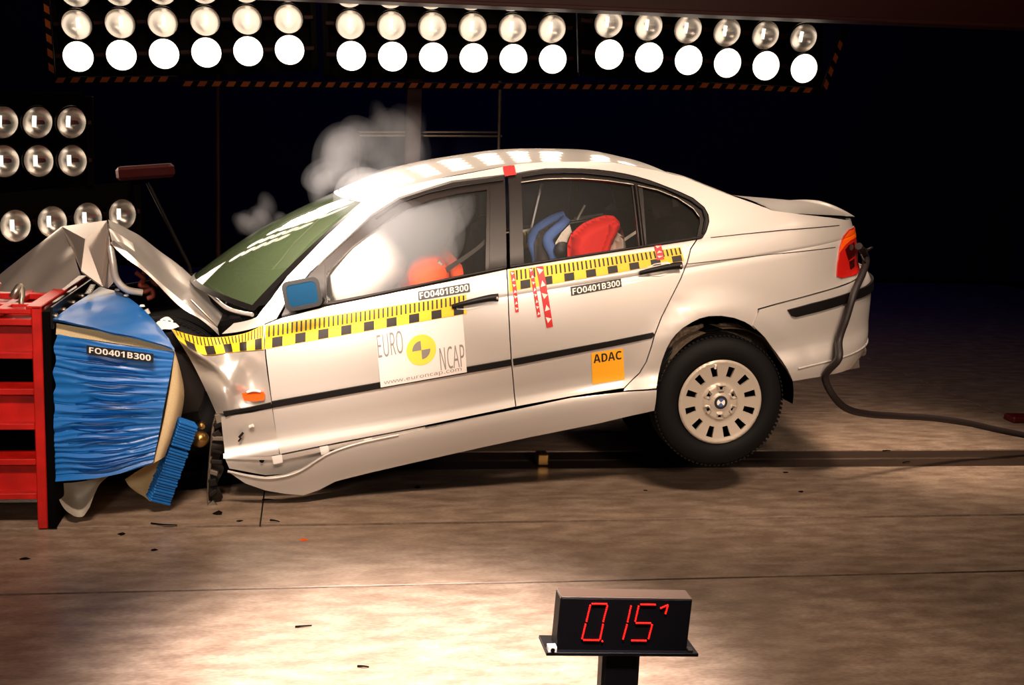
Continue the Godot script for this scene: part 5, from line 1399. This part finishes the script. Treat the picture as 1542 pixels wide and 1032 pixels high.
func wheel(called: String, face: Vector3, sgn: float) -> void:
	# lathe axis along z: height 0 is the outer face
	var at := Transform3D(Basis(Vector3(1, 0, 0), PI / 2 * sgn), face)
	var tyre := PackedVector2Array([Vector2(0.19, -0.17), Vector2(0.25, -0.2), Vector2(0.29, -0.195), Vector2(0.308, -0.175)])
	for g in [-0.142, -0.104, -0.066]:
		tyre.append_array(PackedVector2Array([Vector2(0.3155, g - 0.006), Vector2(0.308, g - 0.004), Vector2(0.308, g + 0.004), Vector2(0.3155, g + 0.006)]))
	tyre.append_array(PackedVector2Array([Vector2(0.313, -0.034), Vector2(0.306, -0.018), Vector2(0.292, -0.004), Vector2(0.262, 0.006), Vector2(0.232, 0.004), Vector2(0.214, -0.004), Vector2(0.205, -0.014), Vector2(0.199, -0.02)]))
	var w := put(called, Builder.new().lathe(tyre, 72, at, 0.85), M.rubber, body)
	var blocks := Builder.new()
	for k in 90:
		var t := TAU * k / 90.0
		var c := Vector3(cos(t) * 0.3135, -0.026, sin(t) * 0.3135)
		var b := Basis(Vector3(cos(t), 0, sin(t)), Vector3(0, 1, 0), Vector3(-sin(t), 0, cos(t)))
		blocks.box(at * c, Vector3(0.007, 0.02, 0.012), 0.001, at.basis * b)
	put("tread_blocks", blocks, M.rubber, w).set_meta("kind", "stuff")
	if sgn < 0.0 or called == "front_wheel":
		put("rim", Builder.new().lathe(PackedVector2Array([Vector2(0.2, -0.02), Vector2(0.19, -0.05), Vector2(0.06, -0.03), Vector2(0, -0.02)]), 32, at), M.dark_steel, w)
		return
	put("rim", Builder.new().lathe(PackedVector2Array([Vector2(0.205, -0.012), Vector2(0.195, -0.06), Vector2(0.06, -0.05), Vector2(0, -0.045)]), 40, at), M.void_black, w)
	# the wheel cover: a dished disc with twelve slots, and six smaller ones about the badge
	var rim := PackedVector2Array()
	for k in 72:
		rim.append(Vector2(cos(TAU * k / 72), sin(TAU * k / 72)) * 0.203)
	var holes := []
	for k in 12:
		var t := TAU * (k + 0.18) / 12.0
		var e := Vector2(cos(t), sin(t))
		var n := Vector2(-e.y, e.x)
		holes.append(PackedVector2Array([e * 0.122 + n * 0.0125, e * 0.122 - n * 0.0125, e * 0.173 - n * 0.0165, e * 0.173 + n * 0.0165]))
	for k in 6:
		var t := TAU * (k + 0.35) / 6.0
		var e := Vector2(cos(t), sin(t))
		var n := Vector2(-e.y, e.x)
		holes.append(PackedVector2Array([e * 0.060 + n * 0.015, e * 0.060 - n * 0.015, e * 0.080 - n * 0.020, e * 0.080 + n * 0.020]))
	var dish := func(p: Vector2) -> Vector3:
		var r := p.length()
		var h := spline([0.0, 0.035, 0.045, 0.062, 0.078, 0.09, 0.12, 0.175, 0.19, 0.197, 0.203], [0.004, 0.004, 0.0, 0.0, 0.0, -0.008, -0.006, 0.001, 0.004, 0.004, -0.004], r)
		if r > 0.05 and r < 0.083:
			var lobe := cos(atan2(p.y, p.x) * 6.0 - 0.35 * TAU)
			h += 0.007 * smoothstep(-0.2, 0.2, lobe)
		return face + Vector3(p.x, p.y, h)
	var cov := put("wheel_cover", Builder.new().panel(rim, holes, 0.0082, dish, 0.012), M.cover, w)
	# round badge: dark ring, blue and white quarters
	var ring := func(r: float, a0: float, a1: float, h: float) -> Builder:
		var b := Builder.new()
		var n := maxi(4, int((a1 - a0) * 6))
		for k in n:
			var t0 := lerpf(a0, a1, float(k) / n)
			var t1 := lerpf(a0, a1, float(k + 1) / n)
			b.tri(face + Vector3(0, 0, h), face + Vector3(cos(t0) * r, sin(t0) * r, h), face + Vector3(cos(t1) * r, sin(t1) * r, h), Vector3(0, 0, 1), Vector3(0, 0, 1), Vector3(0, 0, 1))
		return b
	put("badge_ring", ring.call(0.032, 0, TAU, 0.0060), M.mark_black, w)
	for k in 4:
		put("badge_quarter", ring.call(0.020, 0.6 + k * PI / 2, 0.6 + (k + 1) * PI / 2, 0.0075), M.letter_white if k % 2 else M.seat_blue, w)
	put("tyre_valve", Builder.new().tube(PackedVector3Array([face + Vector3(-0.01, 0.165, 0.0), face + Vector3(-0.008, 0.185, 0.006)]), 0.006, 6), M.letter_white, w)

func car_inside() -> void:
	var tub := Builder.new()
	tub.box(Vector3(-0.7, 0.4, 0.0), Vector3(2.5, 0.08, 1.5), 0.02)
	tub.box(Vector3(-1.95, 0.8, 0.0), Vector3(0.14, 0.5, 1.5), 0.05)
	tub.box(Vector3(0.3, 0.9, 0.0), Vector3(0.7, 0.3, 1.3), 0.03)
	put("cabin_tub", tub, M.void_black, body)
	put("dashboard", Builder.new().box(Vector3(-1.85, 0.98, 0.0), Vector3(0.34, 0.2, 1.4), 0.06), M.cloth_dark, body)
	for s in [0.37, -0.37]:
		var seat := put("front_seat", cushion(PackedVector3Array([Vector3(-1.14, 0.66, s), Vector3(-0.98, 0.66, s), Vector3(-0.86, 1.0, s), Vector3(-0.80, 1.27, s), Vector3(-0.86, 1.31, s), Vector3(-0.94, 1.27, s), Vector3(-1.04, 1.0, s)]), 0.5, 0.06, 0.03), M.cloth_dark, body)
		put("head_restraint", cushion(PackedVector3Array([Vector3(-0.88, 1.31, s), Vector3(-0.79, 1.31, s), Vector3(-0.78, 1.45, s), Vector3(-0.83, 1.475, s), Vector3(-0.88, 1.44, s)]), 0.26, 0.04, 0.02), M.cloth_dark, seat)
		put("seat_base", cushion(PackedVector3Array([Vector3(-1.5, 0.62, s), Vector3(-1.02, 0.58, s), Vector3(-1.0, 0.76, s), Vector3(-1.5, 0.82, s)]), 0.5, 0.06, 0.03), M.cloth_dark, seat)
		put("rear_head_restraint", cushion(PackedVector3Array([Vector3(-0.03, 1.17, s), Vector3(0.06, 1.17, s), Vector3(0.05, 1.29, s), Vector3(0.0, 1.31, s), Vector3(-0.04, 1.27, s)]), 0.26, 0.04, 0.02), M.cloth_grey, body)
	put("rear_bench", Builder.new().box(Vector3(-0.02, 0.92, 0), Vector3(0.16, 0.5, 1.3), 0.05, Basis(Vector3(0, 0, 1), -0.25)), M.cloth_dark, body)
	put("parcel_shelf", Builder.new().box(Vector3(0.25, 1.09, 0), Vector3(0.5, 0.02, 1.25), 0.006), M.cloth_dark, body)
	put("steering_wheel", Builder.new().tube(wheel_ring(Vector3(-1.52, 1.02, 0.37), Vector3(0.88, 0.45, 0), 0.185), 0.014, 8), M.black_plastic, body)
	put("driver_airbag", blob([[Vector3(-1.5417, 1.1483, 0.45), Vector3(-1.4414, 1.2186, 0.42), 0.17, 0.19], [Vector3(-1.4847, 1.1891, 0.52), Vector3(-1.4801, 1.1625, 0.3), 0.15, 0.16]], 0.02, 0.08), M.airbag, body)
	put("passenger_airbag", blob([[Vector3(-1.3565, 1.2063, -0.05), Vector3(-1.167, 1.2948, -0.1), 0.2, 0.2], [Vector3(-1.2855, 1.1547, 0.05), Vector3(-1.2615, 1.102, -0.4), 0.2, 0.2]], 0.025, 0.08), M.airbag, body)
	put("seat_belt", Builder.new().surface(func(a: float, b: float) -> Vector3: return net_at([PackedVector3Array([Vector3(-1.1773, 1.0746, 0.56), Vector3(-1.1044, 1.1163, 0.58), Vector3(-1.0128, 1.1611, 0.6), Vector3(-0.92, 1.2178, 0.62), Vector3(-0.8483, 1.308, 0.64)]), PackedVector3Array([Vector3(-1.1682, 1.0511, 0.56), Vector3(-1.0882, 1.0981, 0.58), Vector3(-1.0026, 1.144, 0.6), Vector3(-0.9164, 1.1987, 0.62), Vector3(-0.8262, 1.2863, 0.64)])], a, b), 16, 2, -1.0), M.cloth_grey, body)
	put("seat_belt", Builder.new().surface(func(a: float, b: float) -> Vector3: return net_at([PackedVector3Array([Vector3(-0.2429, 1.1051, 0.5), Vector3(-0.1904, 1.1297, 0.5), Vector3(-0.1414, 1.1516, 0.5)]), PackedVector3Array([Vector3(-0.2379, 1.0914, 0.5), Vector3(-0.1853, 1.116, 0.5), Vector3(-0.1363, 1.1379, 0.5)])], a, b), 8, 1, -1.0), M.seat_pale, body)
	put("buckle", Builder.new().box(Vector3(-1.1434, 1.1286, 0.58), Vector3(0.05, 0.03, 0.012), 0.004, Basis(Vector3(0, 0, 1), 0.6)), M.bare_steel, body)
	# tape and rods on the far door, seen through the windows
	var far := Builder.new()
	for q in [PackedVector3Array([Vector3(-1.0485, 1.0891, -0.72), Vector3(-0.7692, 1.0863, -0.72)]), PackedVector3Array([Vector3(-0.994, 1.0522, -0.7), Vector3(-0.9595, 1.1318, -0.7)]), PackedVector3Array([Vector3(-0.9573, 1.0389, -0.7), Vector3(-0.9222, 1.1224, -0.7)]), PackedVector3Array([Vector3(-0.5159, 1.0742, -0.74), Vector3(-0.4561, 1.077, -0.74)])]:
		far.tube(q, 0.009, 6)
	put("far_rail", far, M.sticker_white, body)
	for c in [[Vector3(-0.9544, 1.0896, -0.73), Vector3(-0.7679, 1.0851, -0.73), Vector3(-0.7784, 1.0088, -0.73), Vector3(-0.9642, 1.0212, -0.73)], [Vector3(-0.5148, 1.0692, -0.75), Vector3(-0.4549, 1.0721, -0.75), Vector3(-0.4673, 0.9757, -0.75), Vector3(-0.5269, 0.9768, -0.75)]]:
		var ft := put("measuring_tape", Builder.new().surface(func(a: float, b: float) -> Vector3: return patch(c, a, b), 2, 2, -1.0), M.yellow, body)
		var tk := Builder.new()
		var n := 8 if c[0].distance_to(c[1]) > 0.15 else 3
		for k in n:
			tk.surface(func(a: float, b: float) -> Vector3: return patch(c, (k + 0.15 + 0.4 * a) / n, 0.04 + 0.7 * b) + Vector3(0, 0, 0.003), 1, 1, -1.0)
		put("tape_marks", tk, M.mark_black, ft)
	put("pillar_rod", Builder.new().tube(PackedVector3Array([Vector3(-0.4083, 1.3502, -0.5), Vector3(-0.4833, 1.0975, -0.6)]), 0.006, 6), M.sticker_white, body)
	put("belt_stalk", Builder.new().tube(PackedVector3Array([Vector3(-0.2219, 1.2177, -0.3), Vector3(-0.2756, 1.145, -0.3)]), 0.006, 6), M.seat_pale, body)
	put("shelf_hook", Builder.new().tube(PackedVector3Array([Vector3(0.1019, 1.1419, 0.5), Vector3(0.0767, 1.126, 0.5), Vector3(0.0578, 1.106, 0.5), Vector3(0.0508, 1.0712, 0.5)]), 0.005, 6, 4), M.seat_pale, body)

func wheel_ring(at: Vector3, axis: Vector3, r: float) -> PackedVector3Array:
	var x := Vector3(0, 0, 1)
	var y := axis.normalized().cross(x)
	var p := PackedVector3Array()
	for k in 25:
		p.append(at + x * cos(TAU * k / 24) * r + y * sin(TAU * k / 24) * r)
	return p


# ---------------------------------------------------------------- things in the cabin, on the floor, in the air
func cabin_contents() -> void:
	var red := thing("child_seat", "red child seat with a pale shell on the near side of the rear bench", "child seat", CAR_AT + Vector3(-0.45, 0.85, 0.42))
	var o := red.position
	put("red_padding", cushion(from_base(o, PackedVector3Array([Vector3(1.2177, 0.9263, 0.46), Vector3(1.2101, 1.0098, 0.46), Vector3(1.2267, 1.0679, 0.46), Vector3(1.2734, 1.114, 0.46), Vector3(1.3341, 1.1445, 0.46), Vector3(1.389, 1.1621, 0.46), Vector3(1.432, 1.1602, 0.46), Vector3(1.4565, 1.1385, 0.46), Vector3(1.4647, 1.1131, 0.46), Vector3(1.4533, 1.0806, 0.46), Vector3(1.4294, 1.0381, 0.46), Vector3(1.4158, 0.9861, 0.46), Vector3(1.4124, 0.9309, 0.46)])), 0.20, 0.05, 0.014), M.seat_red, red)
	put("side_wing", cushion(from_base(o, PackedVector3Array([Vector3(1.3592, 0.939, 0.54), Vector3(1.3494, 0.9962, 0.54), Vector3(1.366, 1.0474, 0.54), Vector3(1.3797, 1.0922, 0.54), Vector3(1.3842, 1.1271, 0.54), Vector3(1.4157, 1.1438, 0.54), Vector3(1.4397, 1.1255, 0.54), Vector3(1.4293, 1.0809, 0.54), Vector3(1.4059, 1.0358, 0.54), Vector3(1.3954, 0.991, 0.54), Vector3(1.3984, 0.9399, 0.54)])), 0.09, 0.03, 0.01), M.seat_red, red)
	put("pale_shell", cushion(from_base(o, PackedVector3Array([Vector3(1.4183, 0.9157, 0.44), Vector3(1.4271, 0.9939, 0.44), Vector3(1.4502, 1.0529, 0.44), Vector3(1.4737, 1.1052, 0.44), Vector3(1.4898, 1.0604, 0.44), Vector3(1.5004, 0.9958, 0.44), Vector3(1.5018, 0.9176, 0.44)])), 0.22, 0.04, 0.014), M.seat_pale, red)
	var blue := thing("child_seat", "blue and grey child seat beyond the red one on the rear bench", "child seat", CAR_AT + Vector3(-0.62, 0.85, 0.1))
	o = blue.position
	put("outer_pad", Builder.new().tube(from_base(o, PackedVector3Array([Vector3(1.1392, 0.8611, 0.15), Vector3(1.1259, 0.9252, 0.15), Vector3(1.1023, 0.9888, 0.15), Vector3(1.1104, 1.0361, 0.15), Vector3(1.1495, 1.0776, 0.15), Vector3(1.2028, 1.1093, 0.15), Vector3(1.2567, 1.1311, 0.15)])), 0.032, 12, 6, 0.028), M.seat_blue, blue)
	put("inner_pad", Builder.new().tube(from_base(o, PackedVector3Array([Vector3(1.1972, 0.8806, 0.3), Vector3(1.1804, 0.9465, 0.3), Vector3(1.151, 0.9985, 0.3), Vector3(1.1494, 1.0313, 0.3), Vector3(1.1811, 1.0683, 0.3), Vector3(1.213, 1.0988, 0.3), Vector3(1.2382, 1.1322, 0.3)])), 0.03, 12, 6, 0.024), M.seat_blue, blue)
	put("grey_shell", cushion(from_base(o, PackedVector3Array([Vector3(1.109, 0.8665, 0.2), Vector3(1.1065, 0.9202, 0.2), Vector3(1.0965, 0.987, 0.2), Vector3(1.1205, 1.0544, 0.2), Vector3(1.193, 1.1031, 0.2), Vector3(1.2536, 1.1182, 0.2), Vector3(1.2425, 1.0678, 0.2), Vector3(1.2109, 1.0168, 0.2), Vector3(1.2071, 0.9563, 0.2), Vector3(1.2321, 0.8693, 0.2)])), 0.14, 0.04, 0.014), M.cloth_grey, blue)
	put("pale_side", cushion(from_base(o, PackedVector3Array([Vector3(1.18, 1.0078, 0.32), Vector3(1.2108, 1.0611, 0.32), Vector3(1.2488, 1.1015, 0.32), Vector3(1.2647, 1.0561, 0.32), Vector3(1.2487, 0.9767, 0.32), Vector3(1.2528, 0.8976, 0.32), Vector3(1.2057, 0.8965, 0.32)])), 0.05, 0.02, 0.012), M.seat_pale, blue)
	put("recliner", Builder.new().lathe(PackedVector2Array([Vector2(0.045, -0.02), Vector2(0.045, 0.01), Vector2(0.03, 0.018), Vector2(0, 0.02)]), 18, Transform3D(Basis(Vector3(1, 0, 0), PI / 2), Vector3(1.2135, 0.9735, 0.36) - o)), M.black_plastic, blue)
	# the dummy in the driver's seat, pitched into the airbag
	var dm := thing("test_dummy", "crash dummy in an orange shirt slumped forward into the smoke behind the front door window", "dummy", CAR_AT + Vector3(-1.3, 0.6, 0.37))
	o = dm.position
	var hip: Vector3 = Vector3(0.7523, 0.7592, 0.35) - o + Vector3(0, -0.12, 0)
	var chest: Vector3 = Vector3(0.5382, 0.8588, 0.35) - o
	var neck: Vector3 = Vector3(0.4272, 0.9334, 0.35) - o
	var head: Vector3 = Vector3(0.3362, 0.9896, 0.36) - o
	var sh := Vector3(0.0, 0.0, 0.17)
	put("shirt_body", blob([[hip, chest, 0.15, 0.15], [chest - sh, chest + sh, 0.10, 0.10], [chest, neck, 0.12, 0.06], [chest + sh, Vector3(0.519, 0.7873, 0.58) - o, 0.065, 0.05], [chest - sh, Vector3(0.5649, 0.7336, 0.1) - o, 0.065, 0.05]], 0.018, 0.04), M.orange, dm)
	put("head", blob([[neck, head, 0.055, 0.06], [head, head + Vector3(-0.03, 0.05, 0), 0.085, 0.09], [head + Vector3(-0.08, -0.03, 0), head + Vector3(-0.06, -0.05, 0), 0.045, 0.045], [head + Vector3(-0.115, 0.01, 0), head + Vector3(-0.11, 0.035, 0), 0.014, 0.01], [head + Vector3(0.0, 0.01, 0.09), head + Vector3(0.0, 0.04, 0.092), 0.014, 0.018], [head + Vector3(0.0, 0.01, -0.09), head + Vector3(0.0, 0.04, -0.092), 0.014, 0.018]], 0.01, 0.02), M.skin_vinyl, dm)
	put("leg", blob([[hip + Vector3(0, 0, 0.1), hip + Vector3(-0.42, -0.04, 0.14), 0.085, 0.06]], 0.02, 0.02), M.cloth_grey, dm)
	put("leg", blob([[hip + Vector3(0, 0, -0.1), hip + Vector3(-0.42, -0.04, -0.14), 0.085, 0.06]], 0.02, 0.02), M.cloth_grey, dm)

func from_base(o: Vector3, p: PackedVector3Array) -> PackedVector3Array:
	var out := PackedVector3Array()
	for v in p:
		out.append(v - o)
	return out

func floor_items() -> void:
	display()
	# thick black cable from the tail lamp to the right edge
	var path := PackedVector3Array([Vector3(2.6025, 1.0658, 0.6794), Vector3(2.6969, 1.0023, 0.5742), Vector3(2.6184, 0.9526, 0.7225), Vector3(2.5309, 0.8577, 0.8237), Vector3(2.493, 0.7387, 0.8443), Vector3(2.4653, 0.6326, 0.8477), Vector3(2.444, 0.5537, 0.9049)])
	path.append_array(PackedVector3Array([Vector3(2.4164, 0.4584, 0.84), Vector3(2.4722, 0.3599, 0.82), Vector3(2.5838, 0.2766, 0.76), Vector3(2.7567, 0.2253, 0.66), Vector3(2.9848, 0.1852, 0.54), Vector3(3.2408, 0.1446, 0.42), Vector3(3.509, 0.0885, 0.3), Vector3(3.7432, 0.0301, 0.22), Vector3(3.9774, -0.0232, 0.15), Vector3(4.37, -0.1063, 0.05)]))
	path.append_array(PackedVector3Array([Vector3(4.782, -0.139, -0.0342), Vector3(5.3698, -0.139, 0.0609)]))
	var cb := put("supply_cable", Builder.new().tube(path, 0.0175, 12, 8), M.cable)
	tag(cb, "thick black cable looping from the tail lamp to the floor and off to the right", "cable")
	var clip := Builder.new()
	clip.tube(PackedVector3Array([Vector3(2.6045, 1.0783, 0.6727), Vector3(2.6542, 1.0465, 0.652), Vector3(2.7009, 1.0547, 0.621), Vector3(2.7697, 1.0091, 0.4136), Vector3(2.6521, 0.9822, 0.6699), Vector3(2.6248, 1.0236, 0.6648)]), 0.006, 6, 4)
	var cl := put("wire_clip", clip, M.dark_steel)
	tag(cl, "small bent wire clip hooking the cable to the tail lamp", "clip")
	var dolly := put("red_cover", Builder.new().box(Vector3(4.5282, -0.14, -0.7107), Vector3(0.2, 0.04, 0.12), 0.008), M.gear_red)
	tag(dolly, "low red cover strip on the floor at the far right edge", "cover")
	var st := put("stop_block", Builder.new().box(Vector3(1.1933, -0.13, 0.1872), Vector3(0.06, 0.06, 0.08), 0.006), M.brass)
	tag(st, "small brass stop block on the guide rail in the car's shadow", "block")
	# debris
	var rng := RandomNumberGenerator.new()
	rng.seed = 77
	var bits := [
		[Vector3(-0.7607, -0.16, 1.1774), 0.022, 0, "dark flake on the floor right of the foot of the red post"], [Vector3(-1.0791, -0.16, 1.4394), 0.02, 0, "dark flake nearest the left edge of the floor"],
		[Vector3(-0.6069, -0.16, 1.3701), 0.018, 0, "small round dark crumb below the white sheet tongue"], [Vector3(-0.2946, -0.16, 1.032), 0.016, 0, "tiny dark crumb at the joint left of the slab seam"],
		[Vector3(-0.0221, -0.16, 1.2844), 0.02, 1, "orange lens chip lying alone on the floor"], [Vector3(0.5079, -0.16, 0.5853), 0.026, 0, "dark lump on the floor under the front door"],
		[Vector3(-0.1844, -0.16, 0.7535), 0.03, 2, "thin twig-like shred beside the slab seam under the sill"], [Vector3(-0.1455, -0.16, 1.0471), 0.022, 2, "flat dark shred on the joint right of the slab seam"],
		[Vector3(-0.0148, -0.16, 2.1434), 0.035, 2, "thin curled shred on the bright pool of light"], [Vector3(-0.6047, -0.16, 1.0697), 0.07, 2, "long black splinter across the floor joint under the bumper element"],
		[Vector3(2.4607, -0.16, 0.3811), 0.022, 0, "dark dried leaf-like scrap on the slab right of the rear wheel"], [Vector3(1.6195, -0.16, 0.6623), 0.014, 0, "small dark crumb on the slab left below the rear wheel"],
		[Vector3(2.4086, -0.16, 0.7089), 0.016, 0, "small dark crumb below and right of the rear wheel"], [Vector3(0.1753, -0.16, 2.4646), 0.02, 2, "thin short shred in front, on the bright pool's edge"],
		[Vector3(-0.397, -0.16, 0.9311), 0.035, 0, "dark lump under the torn strip of the wheel housing"], [Vector3(3.2323, -0.16, -0.016), 0.03, 2, "thin shred on the guide rail right of the wheel"], [Vector3(3.2338, -0.16, 0.2115), 0.03, 2, "thin shred at the near edge of the guide rail, far right"]]
	for b in bits:
		var p: Vector3 = b[0]
		var m := Builder.new()
		if b[2] == 2:
			var d := Vector3(rng.randf_range(0.6, 1.0), 0, rng.randf_range(-0.5, 0.5)) * float(b[1])
			m.tube(PackedVector3Array([p - d + Vector3(0, 0.004, 0), p + Vector3(0, 0.008, d.x * 0.3), p + d + Vector3(0, 0.004, 0)]), 0.004, 6, 3, 0.002)
		else:
			var r: float = b[1]
			var ring := []
			for k in 8:
				ring.append(p + Vector3(cos(TAU * k / 8), 0, sin(TAU * k / 8) * 0.8) * r * rng.randf_range(0.55, 1.1) + Vector3(0, 0.001, 0))
			var tip := p + Vector3(r * 0.2, r * rng.randf_range(0.25, 0.5), 0)
			for k in 8:
				m.flat(ring[k], ring[(k + 1) % 8], tip, p - Vector3(0, 0.02, 0))
		var o := put("debris_scrap", m, M.amber_lens if b[2] == 1 else M.groove)
		tag(o, b[3], "debris", "scraps of debris on the floor")

func display() -> void:
	var z := 3.62
	var t := thing("time_display", "black timing display on a post reading 0.15 in red digits", "display", Vector3(Vector3(0.6829, 0.4142, 3.62).x, FLOOR, 3.6))
	var o := t.position
	var tl: Vector3 = Vector3(0.5351, 0.5489, 3.62) - o
	var tr: Vector3 = Vector3(0.8347, 0.5369, 3.62) - o
	var bl: Vector3 = Vector3(0.5397, 0.4287, 3.62) - o
	var br: Vector3 = Vector3(0.8389, 0.415, 3.62) - o
	var x := (tr - tl + br - bl).normalized()
	var y := (tl - bl + tr - br)
	y = (y - x * y.dot(x)).normalized()
	var nz := x.cross(y)
	var turn := Basis(x, y, nz)
	var w := (tl.distance_to(tr) + bl.distance_to(br)) / 2
	var h := (tl.distance_to(bl) + tr.distance_to(br)) / 2
	var mid := (tl + tr + bl + br) / 4
	var dep := 0.05
	put("housing", Builder.new().box(mid - nz * dep / 2, Vector3(w, h, dep), 0.002, turn), M.display_black, t)
	put("top_cover", Builder.new().box(mid - nz * dep / 2 + y * (h / 2 + 0.001), Vector3(w * 0.995, 0.003, dep), 0.001, turn), M.display_top, t)
	put("tray", Builder.new().box(mid - y * (h / 2 + 0.003) - nz * 0.03, Vector3(w * 1.155, 0.008, 0.09), 0.001, turn), M.display_black, t)
	var base := mid - y * (h / 2)
	put("post", Builder.new().bar(base - nz * 0.02, Vector3(base.x + 0.004, 0.02, base.z - 0.02), w * 0.285, 0.05, Vector3(0, 0, -1)), M.display_black, t)
	put("foot_plate", Builder.new().box(Vector3(base.x + 0.004, 0.011, base.z - 0.02), Vector3(0.2, 0.02, 0.2), 0.003), M.display_black, t)
	var sock := put("side_socket", Builder.new().box(mid - x * (w / 2 + 0.010) - y * (h / 2 - 0.006) + nz * 0.004, Vector3(0.019, 0.014, 0.02), 0.001, turn), M.sticker_white, t)
	put("socket_hole", Builder.new().lathe(PackedVector2Array([Vector2(0.005, 0), Vector2(0.005, 0.001), Vector2(0, 0.001)]), 12, Transform3D(turn * Basis(Vector3(1, 0, 0), PI / 2), mid - x * (w / 2 + 0.010) - y * (h / 2 - 0.006) + nz * 0.0145)), M.display_black, sock)
	put("side_latch", Builder.new().box(mid + x * (w / 2 + 0.005) - y * (h / 2 - 0.003) + nz * 0.002, Vector3(0.012, 0.009, 0.02), 0.001, turn), M.dark_steel, t)
	# digits: strokes of small glowing dots, in units of the face (198 wide, 78 high)
	var spot_at := func(p: Vector2) -> Vector3: return mid + x * ((p.x - 939.5) / 198.0 * w) - y * ((p.y - 941.0) / 78.0 * h) + nz * 0.002
	var strokes := [
		[Vector2(888, 910), Vector2(909, 910)], [Vector2(885, 913), Vector2(882, 936)], [Vector2(910.5, 913), Vector2(907, 936)], [Vector2(881, 941), Vector2(878, 962)], [Vector2(907, 941), Vector2(905, 962)], [Vector2(881, 964.5), Vector2(903, 964.5)],
		[Vector2(908.5, 966), Vector2(908.6, 966)],
		[Vector2(946, 913), Vector2(943.5, 936)], [Vector2(943, 941), Vector2(939.5, 962)],
		[Vector2(961, 910), Vector2(982, 910)], [Vector2(957.5, 913), Vector2(955, 935)], [Vector2(957, 938), Vector2(978, 938)], [Vector2(981, 941), Vector2(978, 961)], [Vector2(953, 964.5), Vector2(974, 964.5)],
		[Vector2(991.5, 915), Vector2(1001, 910.5)], [Vector2(1001.5, 912), Vector2(999.5, 923)]]
	var names := ["digit_zero", "decimal_point", "digit_one", "digit_five", "superscript_one"]
	var cut := [0, 6, 7, 9, 14, 16]
	for d in 5:
		var b := Builder.new()
		for k in range(cut[d], cut[d + 1]):
			var p0: Vector2 = strokes[k][0]
			var p1: Vector2 = strokes[k][1]
			var n := maxi(1, int(p0.distance_to(p1) / 2.6))
			for j in n + 1:
				b.lathe(PackedVector2Array([Vector2(0.0021, -0.002), Vector2(0.0019, 0.0006), Vector2(0, 0.0012)]), 7, Transform3D(turn * Basis(Vector3(1, 0, 0), PI / 2), spot_at.call(p0.lerp(p1, float(j) / n))))
		put(names[d], b, M.led, t)

func smoke() -> void:
	var root := thing("smoke", "thin white smoke filling the front of the cabin and rising over the windscreen", "smoke")
	root.set_meta("kind", "stuff")
	var rng := RandomNumberGenerator.new()
	rng.seed = 31
	var mats := {}
	# a soft puff: nested ellipsoids, denser towards the middle
	var puff := func(at: Vector3, size: Vector3, density: float) -> void:
		if not mats.has(density):
			var m := FogMaterial.new()
			m.albedo = Color(0.96, 0.97, 1.0)
			m.density = density * 0.6
			mats[density] = m
		var turn := Vector3(rng.randf_range(-1, 1), rng.randf_range(-1, 1), rng.randf_range(-1, 1))
		for k in [1.0, 0.88, 0.76, 0.64, 0.52, 0.4, 0.28]:
			var f := FogVolume.new()
			f.name = "smoke_puff"
			f.shape = RenderingServer.FOG_VOLUME_SHAPE_ELLIPSOID
			f.size = size * k
			f.material = mats[density]
			f.position = at + Vector3(rng.randf_range(-1, 1), rng.randf_range(-1, 1), rng.randf_range(-1, 1)) * size * 0.05
			f.rotation = turn
			root.add_child(f, true)
	# in the cabin and out of the broken front window
	for q in [[Vector3(0.2777, 0.9795, 0.4), 0.55], [Vector3(0.4009, 1.0774, 0.4), 0.6], [Vector3(0.1827, 0.8787, 0.5), 0.45], [Vector3(0.4478, 0.9418, 0.45), 0.5], [Vector3(0.3154, 1.145, 0.5), 0.5], [Vector3(0.5362, 1.1481, 0.45), 0.45], [Vector3(0.2706, 0.8623, 0.6), 0.35], [Vector3(0.3916, 1.0286, 0.55), 0.45], [Vector3(0.518, 1.0738, 0.5), 0.4], [Vector3(0.299, 1.072, 0.55), 0.4]]:
		var s: float = q[1]
		puff.call(q[0], Vector3(s * rng.randf_range(0.9, 1.2), s * rng.randf_range(0.7, 1.0), s * 0.8), 1.7)
	# rising beyond the roof edge and by the windscreen
	for q in [[Vector3(0.1534, 1.2741, -0.5), 0.32, 1.0], [Vector3(0.2237, 1.3374, -0.5), 0.36, 0.8], [Vector3(0.3144, 1.4003, -0.55), 0.36, 0.7], [Vector3(0.4251, 1.4505, -0.6), 0.34, 0.55], [Vector3(0.5146, 1.5265, -0.6), 0.28, 0.4], [Vector3(0.3683, 1.5383, -0.6), 0.26, 0.4], [Vector3(0.4603, 1.3627, -0.55), 0.3, 0.6], [Vector3(0.0647, 1.227, -0.45), 0.2, 0.9], [Vector3(-0.2792, 1.0168, -0.5), 0.2, 0.9], [Vector3(-0.3213, 1.0441, -0.5), 0.16, 0.6], [Vector3(-0.216, 1.0473, -0.5), 0.2, 0.5], [Vector3(-0.3491, 0.961, -0.5), 0.12, 0.6]]:
		var at: Vector3 = q[0]
		for k in 2:
			var s: float = q[1] * rng.randf_range(0.8, 1.1)
			puff.call(at + Vector3(rng.randf_range(-0.3, 0.3), rng.randf_range(-0.3, 0.3), rng.randf_range(-0.3, 0.3)) * s, Vector3(s * rng.randf_range(0.5, 0.8), s * rng.randf_range(0.8, 1.3), s * 0.6), q[2] * 0.5)
